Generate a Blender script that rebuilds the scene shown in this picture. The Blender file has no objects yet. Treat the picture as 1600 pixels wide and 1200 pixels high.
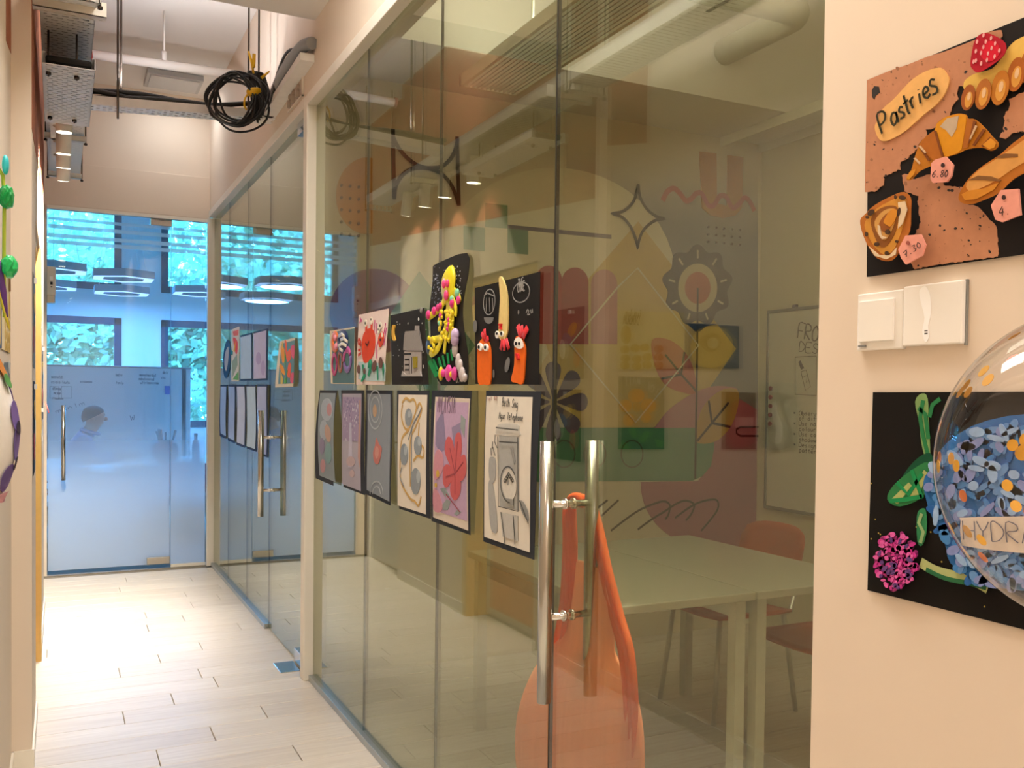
import bpy, math, random
from math import sin, cos, pi, radians, tan
from mathutils import Vector, Matrix
from mathutils.geometry import tessellate_polygon
random.seed(7)
S = bpy.context.scene
COL = S.collection

# ------------------------------------------------------------------ camera, world, exposure
F_PX, YAW, PITCH, ROLL, SHIFT = 1430.0, 26.3, -1.35, 0.67, 50.7
CAM = Vector((0, 0, 1.37))
_y, _p, _r = radians(YAW), radians(PITCH), radians(ROLL)
FWD = Vector((sin(_y)*cos(_p), cos(_y)*cos(_p), sin(_p)))
_rt = Vector((cos(_y), -sin(_y), 0)); _up = _rt.cross(FWD)
RT = cos(_r)*_rt + sin(_r)*_up
UP = -sin(_r)*_rt + cos(_r)*_up
cd = bpy.data.cameras.new('camera'); cam = bpy.data.objects.new('camera', cd); COL.objects.link(cam)
M = Matrix((RT, UP, -FWD)).transposed().to_4x4(); M.translation = CAM
cam.matrix_world = M
cd.sensor_width = 36; cd.sensor_fit = 'HORIZONTAL'; cd.lens = 36*F_PX/1600
cd.shift_y = SHIFT/1600; cd.clip_start = 0.02; cd.clip_end = 200
S.camera = cam

EXPOSURE = 0.0
WORLD_STRENGTH = 32.0
S.view_settings.view_transform = 'Standard'; S.view_settings.look = 'None'
S.view_settings.gamma = 1; S.view_settings.use_curve_mapping = False
S.view_settings.exposure = EXPOSURE
w = bpy.data.worlds.new('sky'); S.world = w; w.use_nodes = True
bg = w.node_tree.nodes['Background']; bg.inputs[0].default_value = (0.07, 0.38, 1.0, 1); bg.inputs[1].default_value = WORLD_STRENGTH
cy = S.cycles
cy.max_bounces = 12; cy.diffuse_bounces = 6; cy.glossy_bounces = 5; cy.transmission_bounces = 4
cy.transparent_max_bounces = 24; cy.caustics_reflective = False; cy.caustics_refractive = False
cy.use_denoising = True; cy.sample_clamp_indirect = 6

def area(name, loc, size, power, color, rot=(0, 0, 0), sy=None, spread=180):
    l = bpy.data.lights.new(name, 'AREA'); l.energy = power; l.color = color; l.size = size
    l.spread = radians(spread)
    if sy: l.shape = 'RECTANGLE'; l.size_y = sy
    o = bpy.data.objects.new(name, l); o.location = loc; o.rotation_euler = rot; COL.objects.link(o); return o
WARM = (1.0, 0.91, 0.80); NEUT = (1.0, 0.955, 0.90)
# unseen fill lights added under the ceiling: behind the camera and along the corridor
area('lobby_fill_light', (0.72, -1.6, 3.56), 0.6, 62, NEUT, sy=1.2, spread=125)
area('beam_side_fill_light', (0.62, 2.75, 3.60), 0.5, 26, NEUT, sy=0.9, spread=130)
area('corridor_fill_light', (0.45, 1.6, 3.56), 0.6, 34, WARM, sy=1.2, spread=150)
area('hidden_tray_fill_light', (.45, 5.13, 2.93), .5, 11, (.97, .96, 1), rot=(pi, 0, 0), sy=.05)  # added fill hidden above the cross tray, lifts the corridor ceiling
# fill lights added out of view under the classroom and side room ceilings
area('classroom_fill_light', (1.8, 1.45, 3.56), 1.0, 15, (1.0, .93, .80), sy=0.6, spread=150)
area('side_room_fill_light', (2.6, 6.0, 3.56), 1.2, 12, (.8, .9, 1.0), sy=0.6)
area('louvre_fill_light', (1.69, 2.4, 2.775), .2, 17, (1, .97, .88), rot=(pi, 0, 0), sy=2.0)  # added fill above the louvre, brightens the classroom ceiling
area('end_wall_fill_light', (.74, 7.10, 3.585), .3, 4, (.95, .97, 1), sy=.28)  # added fill below the unlit fitting, lifts the end wall
# daylight coming in through the office windows
for i, (x0, x1, z0, z1) in enumerate(((-1.3, .695, .9, 2.27), (1.16, 3.1, .9, 2.27), (-1.3, .695, 2.62, 3.85), (1.16, 3.1, 2.62, 3.85))):
    a = area('window_portal', ((x0+x1)/2, 12.48, (z0+z1)/2), x1-x0, 1, (1, 1, 1), rot=(-pi/2, 0, 0), sy=z1-z0)
    a.data.cycles.is_portal = True

# ------------------------------------------------------------------ helpers
def lin(c): return c/12.92 if c <= .04045 else ((c+.055)/1.055)**2.4
def hexc(h):
    h = h.lstrip('#'); return tuple(lin(int(h[i:i+2], 16)/255) for i in (0, 2, 4))+(1,)
_mc = {}
def mat(h, rough=.6, metal=0, var=.08, scale=30, spec=.4, name=None, bump=0, emit=0):
    if rough >= .65: spec = min(spec, .15)
    key = (h, rough, metal, var, scale, spec, bump, emit)
    if key in _mc: return _mc[key]
    m = bpy.data.materials.new(name or 'paint_'+h.strip('#')); m.use_nodes = True
    nt = m.node_tree; b = nt.nodes['Principled BSDF']
    c = hexc(h)
    b.inputs['Roughness'].default_value = rough; b.inputs['Metallic'].default_value = metal
    b.inputs['Specular IOR Level'].default_value = spec
    tc = nt.nodes.new('ShaderNodeTexCoord'); nz = nt.nodes.new('ShaderNodeTexNoise')
    nz.inputs['Scale'].default_value = scale; nz.inputs['Detail'].default_value = 4
    nt.links.new(tc.outputs['Object'], nz.inputs['Vector'])
    mx = nt.nodes.new('ShaderNodeMix'); mx.data_type = 'RGBA'
    mx.inputs[6].default_value = tuple(min(1, x*(1-var)) for x in c[:3])+(1,)
    mx.inputs[7].default_value = tuple(min(1, x*(1+var)) for x in c[:3])+(1,)
    nt.links.new(nz.outputs['Fac'], mx.inputs[0]); nt.links.new(mx.outputs[2], b.inputs['Base Color'])
    if bump:
        bp = nt.nodes.new('ShaderNodeBump'); bp.inputs['Strength'].default_value = bump; bp.inputs['Distance'].default_value = .004
        nt.links.new(nz.outputs['Fac'], bp.inputs['Height']); nt.links.new(bp.outputs[0], b.inputs['Normal'])
    if emit:
        b.inputs['Emission Color'].default_value = c; b.inputs['Emission Strength'].default_value = emit
    _mc[key] = m; return m

class MB:
    """collects shapes in world space and links them as ONE mesh object"""
    def __init__(s): s.v = []; s.f = []; s.mi = []; s.cur = 0; s.sm = []; s.smooth = False
    def add(s, vs, fs):
        n = len(s.v); s.v += [tuple(v) for v in vs]
        for f in fs: s.f.append(tuple(i+n for i in f)); s.mi.append(s.cur); s.sm.append(s.smooth)
        return s
    def box(s, x0, y0, z0, x1, y1, z1, bev=0):
        if bev:
            return s.bbox(x0, y0, z0, x1, y1, z1, bev)
        v = [(x, y, z) for x in (x0, x1) for y in (y0, y1) for z in (z0, z1)]
        return s.add(v, [(0, 1, 3, 2), (4, 6, 7, 5), (0, 4, 5, 1), (2, 3, 7, 6), (0, 2, 6, 4), (1, 5, 7, 3)])
    def bbox(s, x0, y0, z0, x1, y1, z1, b):
        # chamfered box
        import bmesh
        bm = bmesh.new(); bmesh.ops.create_cube(bm, size=1)
        for v in bm.verts:
            v.co = Vector(((x0+x1)/2+v.co.x*(x1-x0), (y0+y1)/2+v.co.y*(y1-y0), (z0+z1)/2+v.co.z*(z1-z0)))
        bmesh.ops.bevel(bm, geom=bm.edges[:], offset=b, segments=2, profile=.5, affect='EDGES')
        bm.verts.index_update()
        s.add([v.co.copy() for v in bm.verts], [[v.index for v in f.verts] for f in bm.faces]); bm.free(); return s
    def obox(s, c, sx, sy, sz, rot):
        m = Matrix.Rotation(rot[2], 3, 'Z') @ Matrix.Rotation(rot[1], 3, 'Y') @ Matrix.Rotation(rot[0], 3, 'X')
        v = [Vector(c)+m @ Vector((x*sx/2, y*sy/2, z*sz/2)) for x in (-1, 1) for y in (-1, 1) for z in (-1, 1)]
        return s.add(v, [(0, 1, 3, 2), (4, 6, 7, 5), (0, 4, 5, 1), (2, 3, 7, 6), (0, 2, 6, 4), (1, 5, 7, 3)])
    def tube(s, path, r, n=8, caps=True, flat=None):
        path = [Vector(p) for p in path]; rs = r if isinstance(r, (list, tuple)) else [r]*len(path)
        sm = s.smooth; s.smooth = True
        vs = []; fs = []; t0 = (path[1]-path[0]).normalized()
        u = t0.orthogonal().normalized()
        for i, p in enumerate(path):
            t = (path[min(i+1, len(path)-1)]-path[max(i-1, 0)]).normalized()
            u = (u-t*u.dot(t)).normalized(); w_ = t.cross(u)
            for k in range(n):
                a = 2*pi*k/n; d = u*cos(a)+w_*sin(a)
                if flat is not None:
                    ax = Vector(flat[0]); d = d-ax*(d.dot(ax))*(1-flat[1])
                vs.append(p+d*rs[i])
        for i in range(len(path)-1):
            for k in range(n):
                k2 = (k+1) % n; fs.append((i*n+k, i*n+k2, (i+1)*n+k2, (i+1)*n+k))
        s.add(vs, fs)
        if caps:
            s.smooth = False; m = len(s.v)-len(vs); L = (len(path)-1)*n
            s.f += [tuple(m+k for k in range(n))[::-1], tuple(m+L+k for k in range(n))]; s.mi += [s.cur]*2; s.sm += [False]*2
        s.smooth = sm; return s
    def cyl(s, a, b, r, n=20): return s.tube([a, b], r, n)
    def ell(s, c, rx, ry, rz, n=12, m=8, rot=None):
        sm = s.smooth; s.smooth = True; c = Vector(c); vs = []; fs = []
        for i in range(m+1):
            th = pi*i/m
            for k in range(n):
                a = 2*pi*k/n; d = Vector((rx*sin(th)*cos(a), ry*sin(th)*sin(a), rz*cos(th)))
                if rot: d = rot @ d
                vs.append(c+d)
        for i in range(m):
            for k in range(n):
                k2 = (k+1) % n; fs.append((i*n+k, (i+1)*n+k, (i+1)*n+k2, i*n+k2))
        s.add(vs, fs); s.smooth = sm; return s
    def lathe(s, prof, c, n=20):
        sm = s.smooth; s.smooth = True; vs = [(c[0]+r*cos(2*pi*k/n), c[1]+r*sin(2*pi*k/n), c[2]+z) for r, z in prof for k in range(n)]
        fs = [(i*n+k, i*n+(k+1) % n, (i+1)*n+(k+1) % n, (i+1)*n+k) for i in range(len(prof)-1) for k in range(n)]
        s.add(vs, fs); s.smooth = sm; return s
    def prism(s, pl, pts, off=0, t=.001):
        """closed outline (plane coords) raised off..off+t above plane pl"""
        n = len(pts); top = [pl.at(a, b, off+t) for a, b in pts]; bot = [pl.at(a, b, off) for a, b in pts]
        tri = tessellate_polygon([[Vector((a, b, 0)) for a, b in pts]])
        nrm = pl.n
        fs = []
        mx = max(max((Vector(pts[f[i]])-Vector(pts[f[i-1]])).length for i in range(3)) for f in tri) if tri else 0
        if pl.w and mx > .05:      # big outlines follow the curl of the sheet
            T2 = [[Vector(pts[i]) for i in f] for f in tri]
            while mx > .05 and len(T2) < 3000:
                T3 = []
                for A, B, D in T2:
                    ab, bd, da = (A+B)/2, (B+D)/2, (D+A)/2; T3 += [(A, ab, da), (ab, B, bd), (da, bd, D), (ab, bd, da)]
                T2 = T3; mx /= 2
            V2 = []; F2 = []
            for t_ in T2:
                k = len(V2); V2 += [pl.at(p.x, p.y, off+t) for p in t_]
                e = (Vector(V2[k+1])-Vector(V2[k])).cross(Vector(V2[k+2])-Vector(V2[k])).dot(nrm)
                F2.append((k, k+1, k+2) if e > 0 else (k, k+2, k+1))
            s.add(V2, F2); tri = []
        for f in tri:
            p = [Vector(top[i]) for i in f]
            if (p[1]-p[0]).cross(p[2]-p[0]).dot(nrm) < 0: f = f[::-1]
            fs.append(tuple(f))
        fs += [(i, (i+1) % n, n+(i+1) % n, n+i) for i in range(n)]
        return s.add(top+bot, fs)
    def ribbon(s, pl, pts, wd, off=0, closed=False, t=.0006):
        P = [Vector((a, b)) for a, b in pts]; n = len(P); L = []; R_ = []
        for i in range(n):
            if closed: d = P[(i+1) % n]-P[i-1]
            else: d = P[min(i+1, n-1)]-P[max(i-1, 0)]
            if d.length < 1e-9: d = Vector((1, 0))
            d.normalize(); q = Vector((-d.y, d.x))
            wi = wd[i] if isinstance(wd, (list, tuple)) else wd
            L.append(P[i]+q*wi/2); R_.append(P[i]-q*wi/2)
        vs = [pl.at(p.x, p.y, off+t) for p in L]+[pl.at(p.x, p.y, off+t) for p in R_]+[pl.at(p.x, p.y, off) for p in L]+[pl.at(p.x, p.y, off) for p in R_]
        fs = []
        for i in range(n if closed else n-1):
            j = (i+1) % n
            fs += [(i, n+i, n+j, j), (i, j, 2*n+j, 2*n+i), (n+i, 3*n+i, 3*n+j, n+j)]
        return s.add(vs, fs)
    def build(s, name, m, parent=None, origin=None):
        me = bpy.data.meshes.new(name)
        if origin is None:
            if parent is not None: origin = Vector(parent['_o']) if '_o' in parent else Vector((0, 0, 0))
            else:
                xs = [v[0] for v in s.v]; ys = [v[1] for v in s.v]; zs = [v[2] for v in s.v]
                origin = Vector(((min(xs)+max(xs))/2, (min(ys)+max(ys))/2, min(zs)))
        o3 = Vector(origin)
        me.from_pydata([tuple(Vector(v)-o3) for v in s.v], [], s.f)
        for mm in (m if isinstance(m, (list, tuple)) else [m]): me.materials.append(mm)
        me.polygons.foreach_set('material_index', s.mi); me.polygons.foreach_set('use_smooth', s.sm)
        me.update()
        o = bpy.data.objects.new(name, me); COL.objects.link(o)
        if parent is not None:
            o.parent = parent; OR[o.name] = o3
            if (o3-Vector(OR.get(parent.name, o3))).length > 1e-9: o.location = o3-OR[parent.name]
        else:
            o.location = o3
        OR[o.name] = o3
        return o
OR = {}
def part(mb, name, m, parent):
    return mb.build(name, m, parent, origin=OR[parent.name])
def tag(o, label, cat, group=None):
    o['label'] = label; o['category'] = cat
    if group: o['group'] = group
    return o
def thing(name, loc, label, cat, group=None):
    o = bpy.data.objects.new(name, None); COL.objects.link(o); o.location = loc; o.empty_display_size = .05
    OR[o.name] = Vector(loc); return tag(o, label, cat, group)
def struct(mb, name, m):
    o = mb.build(name, m); o['kind'] = 'structure'; return o
def copy_tree(o, dx, parent=None):
    c = o.copy(); COL.objects.link(c)
    if parent is None: c.location = o.location+Vector(dx)
    else: c.parent = parent
    for ch in list(o.children): copy_tree(ch, dx, c)
    return c

class Plane:
    """axis plane; at(a,b,off) -> world point, px(u,v) -> (a,b) where the sight line through that picture point meets it"""
    def __init__(s, axis, c, sign, mirror=None):
        s.ax, s.c, s.sg, s.mr = axis, c, sign, mirror
        s.w = None; s.n = Vector((sign, 0, 0)) if axis == 'x' else Vector((0, sign, 0))
    def at(s, a, b, off=0):
        if s.w: off = off+s.w(a, b)
        return (s.c+s.sg*off, a, b) if s.ax == 'x' else (a, s.c+s.sg*off, b)
    def px(s, u, v, off=0):
        d = (u-800)/F_PX*RT-(v-600-SHIFT)/F_PX*UP+FWD; e = off
        for _ in range(3):
            c = s.c+s.sg*e
            if s.ax == 'x':
                p = CAM+d*((2*s.mr-c if s.mr is not None else c)/d.x); r = (p.y, p.z)
            else: p = CAM+d*(c/d.y); r = (p.x, p.z)
            if not s.w: break
            e = off+s.w(*r)
        return r
    def P(s, pts, off=0): return [s.px(u, v, off) for u, v in pts]
def curve(pts, n=6, closed=False):
    P = [Vector(p) for p in pts]; N = len(P); out = []
    for i in range(N if closed else N-1):
        p0 = P[i-1] if (closed or i > 0) else P[0]; p1 = P[i]; p2 = P[(i+1) % N]
        p3 = P[(i+2) % N] if (closed or i+2 < N) else P[-1]
        for k in range(n):
            t = k/n
            out.append(.5*((2*p1)+(p2-p0)*t+(2*p0-5*p1+4*p2-p3)*t*t+(3*p1-p0-3*p2+p3)*t**3))
    if not closed: out.append(P[-1])
    return [tuple(p) for p in out]
def el(cu, cv, ru, rv, rot=0, n=24, a0=0, a1=360):
    full = abs(a1-a0) >= 360; out = []
    for k in range(n if full else n+1):
        a = radians(a0+(a1-a0)*k/n); x, y = ru*cos(a), rv*sin(a); r = radians(rot)
        out.append((cu+x*cos(r)-y*sin(r), cv+x*sin(r)+y*cos(r)))
    return out
def rect(u0, v0, u1, v1): return [(u0, v0), (u1, v0), (u1, v1), (u0, v1)]
def sheet(mb, pl, q, n=10, m=14, off=0, t=.001):
    """paper sheet over quad q (TL,TR,BR,BL) in plane coords; follows the plane's warp"""
    tl, tr, br, bl = [Vector(p) for p in q]; fr = []
    for j in range(m+1):
        for i in range(n+1):
            s_, t_ = i/n, j/m; p = (tl*(1-s_)+tr*s_)*(1-t_)+(bl*(1-s_)+br*s_)*t_; fr.append(p)
    W = n+1; T = len(fr)
    vs = [pl.at(p.x, p.y, off+t) for p in fr]+[pl.at(p.x, p.y, off) for p in fr]; fs = []
    for j in range(m):
        for i in range(n):
            a = j*W+i; fs += [(a, a+W, a+W+1, a+1), (T+a, T+a+1, T+a+W+1, T+a+W)]
    bd = [i for i in range(n+1)]+[j*W+n for j in range(1, m+1)]+[m*W+i for i in range(n-1, -1, -1)]+[j*W for j in range(m-1, 0, -1)]
    for k in range(len(bd)): a, b = bd[k], bd[(k+1) % len(bd)]; fs.append((a, b, T+b, T+a))
    mb.add(vs, fs); return mb
# ---- a small hand-lettering alphabet: strokes on a 0..1 box
A_ = {
 'A': [[(0, 0), (.5, 1), (1, 0)], [(.2, .4), (.8, .4)]], 'B': [[(0, 0), (0, 1), (.7, .9), (.7, .6), (0, .5), (.85, .4), (.8, .05), (0, 0)]],
 'C': [[(1, .85), (.5, 1), (.05, .6), (.1, .2), (.5, 0), (1, .15)]], 'D': [[(0, 0), (0, 1), (.6, .9), (1, .5), (.6, .08), (0, 0)]],
 'E': [[(1, 1), (0, 1), (0, 0), (1, 0)], [(0, .5), (.75, .5)]], 'F': [[(0, 0), (0, 1), (1, 1)], [(0, .5), (.7, .5)]],
 'G': [[(1, .85), (.5, 1), (0, .5), (.4, 0), (1, .1), (1, .45), (.6, .45)]], 'H': [[(0, 0), (0, 1)], [(1, 0), (1, 1)], [(0, .5), (1, .5)]],
 'I': [[(.5, 0), (.5, 1)]], 'L': [[(0, 1), (0, 0), (.9, 0)]], 'M': [[(0, 0), (.1, 1), (.5, .3), (.9, 1), (1, 0)]],
 'N': [[(0, 0), (0, 1), (1, 0), (1, 1)]], 'O': [[(.5, 1), (0, .6), (.15, .1), (.5, 0), (.9, .15), (1, .6), (.5, 1)]],
 'P': [[(0, 0), (.05, 1), (.7, 1), (.9, .75), (.6, .5), (.05, .45)]], 'R': [[(0, 0), (0, 1), (.8, .9), (.8, .6), (0, .5), (.9, 0)]],
 'S': [[(.9, .85), (.5, 1), (.1, .8), (.3, .55), (.8, .4), (.8, .1), (.4, 0), (0, .12)]], 'T': [[(0, 1), (1, 1)], [(.5, 1), (.5, 0)]],
 'U': [[(0, 1), (.05, .2), (.5, 0), (.95, .2), (1, 1)]], 'W': [[(0, 1), (.25, 0), (.5, .7), (.75, 0), (1, 1)]], 'Y': [[(0, 1), (.5, .5), (1, 1)], [(.5, .5), (.45, 0)]],
 'a': [[(.8, .55), (.4, .65), (.1, .35), (.3, 0), (.75, .2), (.8, .6), (.85, 0)]], 'b': [[(.1, 1), (.1, 0), (.6, 0), (.8, .3), (.5, .55), (.1, .4)]],
 'c': [[(.8, .5), (.4, .62), (.1, .3), (.4, 0), (.8, .1)]], 'd': [[(.8, .4), (.4, .6), (.1, .3), (.4, 0), (.8, .2), (.85, 1), (.85, 0)]],
 'e': [[(.1, .3), (.8, .35), (.6, .62), (.2, .5), (.1, .2), (.45, 0), (.85, .1)]], 'f': [[(.8, .95), (.5, .95), (.4, .6), (.4, -.1)], [(.1, .55), (.8, .58)]],
 'g': [[(.8, .5), (.4, .6), (.1, .3), (.4, .05), (.8, .3), (.8, -.3), (.3, -.35)]], 'h': [[(.1, 1), (.1, 0)], [(.1, .4), (.5, .6), (.8, .4), (.8, 0)]],
 'i': [[(.5, .6), (.5, 0)], [(.5, .8), (.52, .85)]], 'l': [[(.5, 1), (.5, 0)]], 'm': [[(0, 0), (0, .6)], [(0, .4), (.3, .6), (.5, .4), (.5, 0)], [(.5, .4), (.8, .6), (1, .4), (1, 0)]],
 'n': [[(.1, .6), (.1, 0)], [(.1, .4), (.5, .6), (.8, .4), (.85, 0)]], 'o': [[(.5, .6), (.1, .3), (.5, 0), (.9, .3), (.5, .6)]], 'p': [[(.1, .6), (.1, -.35)], [(.1, .5), (.6, .6), (.85, .3), (.5, 0), (.1, .1)]],
 'r': [[(.2, .6), (.25, 0)], [(.25, .4), (.5, .6), (.8, .58)]], 's': [[(.8, .5), (.45, .62), (.2, .45), (.7, .22), (.6, .02), (.1, .05)]], 't': [[(.5, 1), (.45, .1), (.7, 0)], [(.15, .62), (.85, .66)]],
 'u': [[(.1, .6), (.15, .1), (.5, 0), (.85, .3)], [(.85, .6), (.9, 0)]], 'v': [[(0, .6), (.45, 0), (.9, .6)]], 'w': [[(0, .6), (.25, 0), (.5, .5), (.75, 0), (1, .6)]], 'y': [[(.1, .6), (.45, .1)], [(.85, .6), (.2, -.4)]], 'k': [[(.1, 1), (.1, 0)], [(.7, .6), (.1, .25), (.8, 0)]],
 '0': [[(.5, 1), (.1, .5), (.5, 0), (.9, .5), (.5, 1)]], '2': [[(.1, .8), (.5, 1), (.85, .7), (.1, 0), (.95, 0)]], '3': [[(.1, 1), (.8, .95), (.4, .55), (.85, .3), (.4, 0), (.05, .12)]], '4': [[(.6, 1), (.05, .35), (.95, .38)], [(.7, .75), (.6, 0)]],
 '6': [[(.8, 1), (.2, .6), (.1, .2), (.5, 0), (.85, .25), (.5, .5), (.15, .3)]], '7': [[(.05, .9), (.9, 1), (.35, 0)], [(.25, .5), (.75, .5)]], '8': [[(.5, .5), (.15, .75), (.5, 1), (.85, .75), (.5, .5), (.1, .25), (.5, 0), (.9, .25), (.5, .5)]],
 '.': [[(.4, 0), (.5, .08)]], ',': [[(.5, .1), (.35, -.15)]], '*': [[(.2, .3), (.8, .6)], [(.2, .6), (.8, .3)], [(.5, .65), (.5, .2)]], '-': [[(.1, .4), (.9, .4)]]}
def write(mb, pl, txt, p0, p1, h, wd, off, slant=0, adv=1.25, px=True, up=None):
    """letters along p0->p1 (picture points on the plane when px), h = letter height in plane metres"""
    a0 = Vector(pl.px(*p0)) if px else Vector(p0); a1 = Vector(pl.px(*p1)) if px else Vector(p1)
    d = a1-a0; n = max(1, len(txt)); step = d/n; dn = d.normalized()
    nv = Vector((-dn.y, dn.x));
    if nv.y < 0: nv = -nv
    if up is not None: nv = Vector(up).normalized()
    lw = step.length/adv
    for i, ch in enumerate(txt):
        for st in A_.get(ch, []):
            pts = [tuple(a0+step*i+dn*lw*(x+slant*y)+nv*h*y) for x, y in st]
            mb.ribbon(pl, curve(pts, 3) if len(pts) > 2 else pts, wd, off)
    return mb
# ------------------------------------------------------------------ special materials
def nodes(name):
    m = bpy.data.materials.new(name); m.use_nodes = True; nt = m.node_tree; nt.nodes.clear()
    out = nt.nodes.new('ShaderNodeOutputMaterial'); return m, nt, out
def mth(nt, op, a, b=None, clamp=False):
    n = nt.nodes.new('ShaderNodeMath'); n.operation = op; n.use_clamp = clamp
    for i, x in enumerate((a, b)):
        if x is None: continue
        if isinstance(x, (int, float)): n.inputs[i].default_value = x
        else: nt.links.new(x, n.inputs[i])
    return n.outputs[0]
def glass_mat(name, tint, r0=.045, frost=False):
    """clear sheet glass: Fresnel mirror over a tinted see-through body; frost adds the etched film of the end door"""
    m, nt, out = nodes(name)
    lw = nt.nodes.new('ShaderNodeLayerWeight'); lw.inputs[0].default_value = .5
    fr = mth(nt, 'ADD', mth(nt, 'MULTIPLY', mth(nt, 'POWER', lw.outputs['Facing'], 5.0), 1-r0), r0, True)
    tr = nt.nodes.new('ShaderNodeBsdfTransparent'); tr.inputs[0].default_value = (*tint, 1)
    gl = nt.nodes.new('ShaderNodeBsdfGlossy'); gl.inputs['Roughness'].default_value = 0.0; gl.inputs[0].default_value = (.97, .98, .95, 1)
    body = tr.outputs[0]
    if frost:
        g = nt.nodes.new('ShaderNodeNewGeometry'); sx = nt.nodes.new('ShaderNodeSeparateXYZ'); nt.links.new(g.outputs['Position'], sx.inputs[0])
        z = sx.outputs['Z']
        mr = nt.nodes.new('ShaderNodeMapRange'); mr.interpolation_type = 'SMOOTHSTEP'
        nt.links.new(z, mr.inputs[0]); mr.inputs[1].default_value = .38; mr.inputs[2].default_value = 1.25; mr.inputs[3].default_value = .93; mr.inputs[4].default_value = .10
        f = mr.outputs[0]
        for z0, z1 in ((2.612, 2.634), (2.552, 2.580), (2.487, 2.515), (2.440, 2.468)):
            band = mth(nt, 'MULTIPLY', mth(nt, 'GREATER_THAN', z, z0), mth(nt, 'LESS_THAN', z, z1))
            f = mth(nt, 'MAXIMUM', f, mth(nt, 'MULTIPLY', band, .62))
        df = nt.nodes.new('ShaderNodeBsdfDiffuse'); df.inputs[0].default_value = (.72, .78, .80, 1)
        tl = nt.nodes.new('ShaderNodeBsdfTranslucent'); tl.inputs[0].default_value = (.95, .97, .98, 1)
        a = nt.nodes.new('ShaderNodeMixShader'); a.inputs[0].default_value = .6; nt.links.new(df.outputs[0], a.inputs[1]); nt.links.new(tl.outputs[0], a.inputs[2])
        b = nt.nodes.new('ShaderNodeMixShader'); nt.links.new(f, b.inputs[0]); nt.links.new(body, b.inputs[1]); nt.links.new(a.outputs[0], b.inputs[2]); body = b.outputs[0]
    mx = nt.nodes.new('ShaderNodeMixShader'); nt.links.new(fr, mx.inputs[0]); nt.links.new(body, mx.inputs[1]); nt.links.new(gl.outputs[0], mx.inputs[2])
    nt.links.new(mx.outputs[0], out.inputs[0]); return m
GLASS = glass_mat('tinted_glass', (.795, .82, .715), .095)
GLASS_END = glass_mat('etched_glass', (.97, .985, 1.0), .03, frost=True)
GLASS_WIN = glass_mat('window_glass', (.97, .98, .99), .03)

def plank_mat():
    m = mat('#d2c9bd', .38, var=.0, name='pale_oak'); nt = m.node_tree; b = nt.nodes['Principled BSDF']
    tc = nt.nodes.new('ShaderNodeTexCoord'); mp = nt.nodes.new('ShaderNodeMapping'); mp.inputs['Scale'].default_value = (2.2, 34, 1)
    oi = nt.nodes.new('ShaderNodeObjectInfo'); nt.links.new(tc.outputs['Object'], mp.inputs[0])
    ad = nt.nodes.new('ShaderNodeVectorMath'); ad.operation = 'ADD'; nt.links.new(mp.outputs[0], ad.inputs[0])
    sc = mth(nt, 'MULTIPLY', oi.outputs['Random'], 60.0); nt.links.new(sc, ad.inputs[1])
    nz = nt.nodes.new('ShaderNodeTexNoise'); nz.inputs['Scale'].default_value = 2; nz.inputs['Detail'].default_value = 6; nt.links.new(ad.outputs[0], nz.inputs[0])
    t = mth(nt, 'ADD', mth(nt, 'MULTIPLY', nz.outputs['Fac'], .75), mth(nt, 'MULTIPLY', oi.outputs['Random'], .22), True)
    mx = nt.nodes.new('ShaderNodeMix'); mx.data_type = 'RGBA'; nt.links.new(t, mx.inputs[0])
    mx.inputs[6].default_value = hexc('#b9ad9f'); mx.inputs[7].default_value = hexc('#e6dfd4')
    nt.links.new(mx.outputs[2], b.inputs['Base Color'])
    return m
PLANK = plank_mat()

def slot_mat(name, base, px, py, sx, sy, swap=False):
    """powder-coated perforated tray: real see-through slots"""
    m, nt, out = nodes(name)
    g = nt.nodes.new('ShaderNodeNewGeometry'); s_ = nt.nodes.new('ShaderNodeSeparateXYZ'); nt.links.new(g.outputs['Position'], s_.inputs[0])
    X, Y = (s_.outputs['Y'], s_.outputs['X']) if swap else (s_.outputs['X'], s_.outputs['Y'])
    r = mth(nt, 'DIVIDE', Y, py); row = mth(nt, 'FLOOR', r); fr = mth(nt, 'FRACT', r)
    q = mth(nt, 'ADD', mth(nt, 'DIVIDE', X, px), mth(nt, 'MULTIPLY', mth(nt, 'MODULO', mth(nt, 'ADD', row, 1000.0), 2.0), 0.0 if swap else .5)); fq = mth(nt, 'FRACT', mth(nt, 'ADD', q, 100.0))
    mask = mth(nt, 'MULTIPLY', mth(nt, 'LESS_THAN', mth(nt, 'ABSOLUTE', mth(nt, 'SUBTRACT', fq, .5)), sx/2), mth(nt, 'LESS_THAN', mth(nt, 'ABSOLUTE', mth(nt, 'SUBTRACT', fr, .5)), sy/2))
    b = nt.nodes.new('ShaderNodeBsdfPrincipled'); b.inputs['Base Color'].default_value = hexc(base); b.inputs['Roughness'].default_value = .35
    tr = nt.nodes.new('ShaderNodeBsdfTransparent'); mx = nt.nodes.new('ShaderNodeMixShader')
    nt.links.new(mask, mx.inputs[0]); nt.links.new(b.outputs[0], mx.inputs[1]); nt.links.new(tr.outputs[0], mx.inputs[2]); nt.links.new(mx.outputs[0], out.inputs[0]); return m
SLOT = slot_mat('perforated_steel', '#f0efeb', .036, .028, .62, .34)
SLOTX = slot_mat('perforated_steel_cross', '#f0efeb', .058, .022, .28, .62)
SLOTR = slot_mat('perforated_steel_fine', '#e6e4da', .022, .026, .6, .4)

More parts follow.
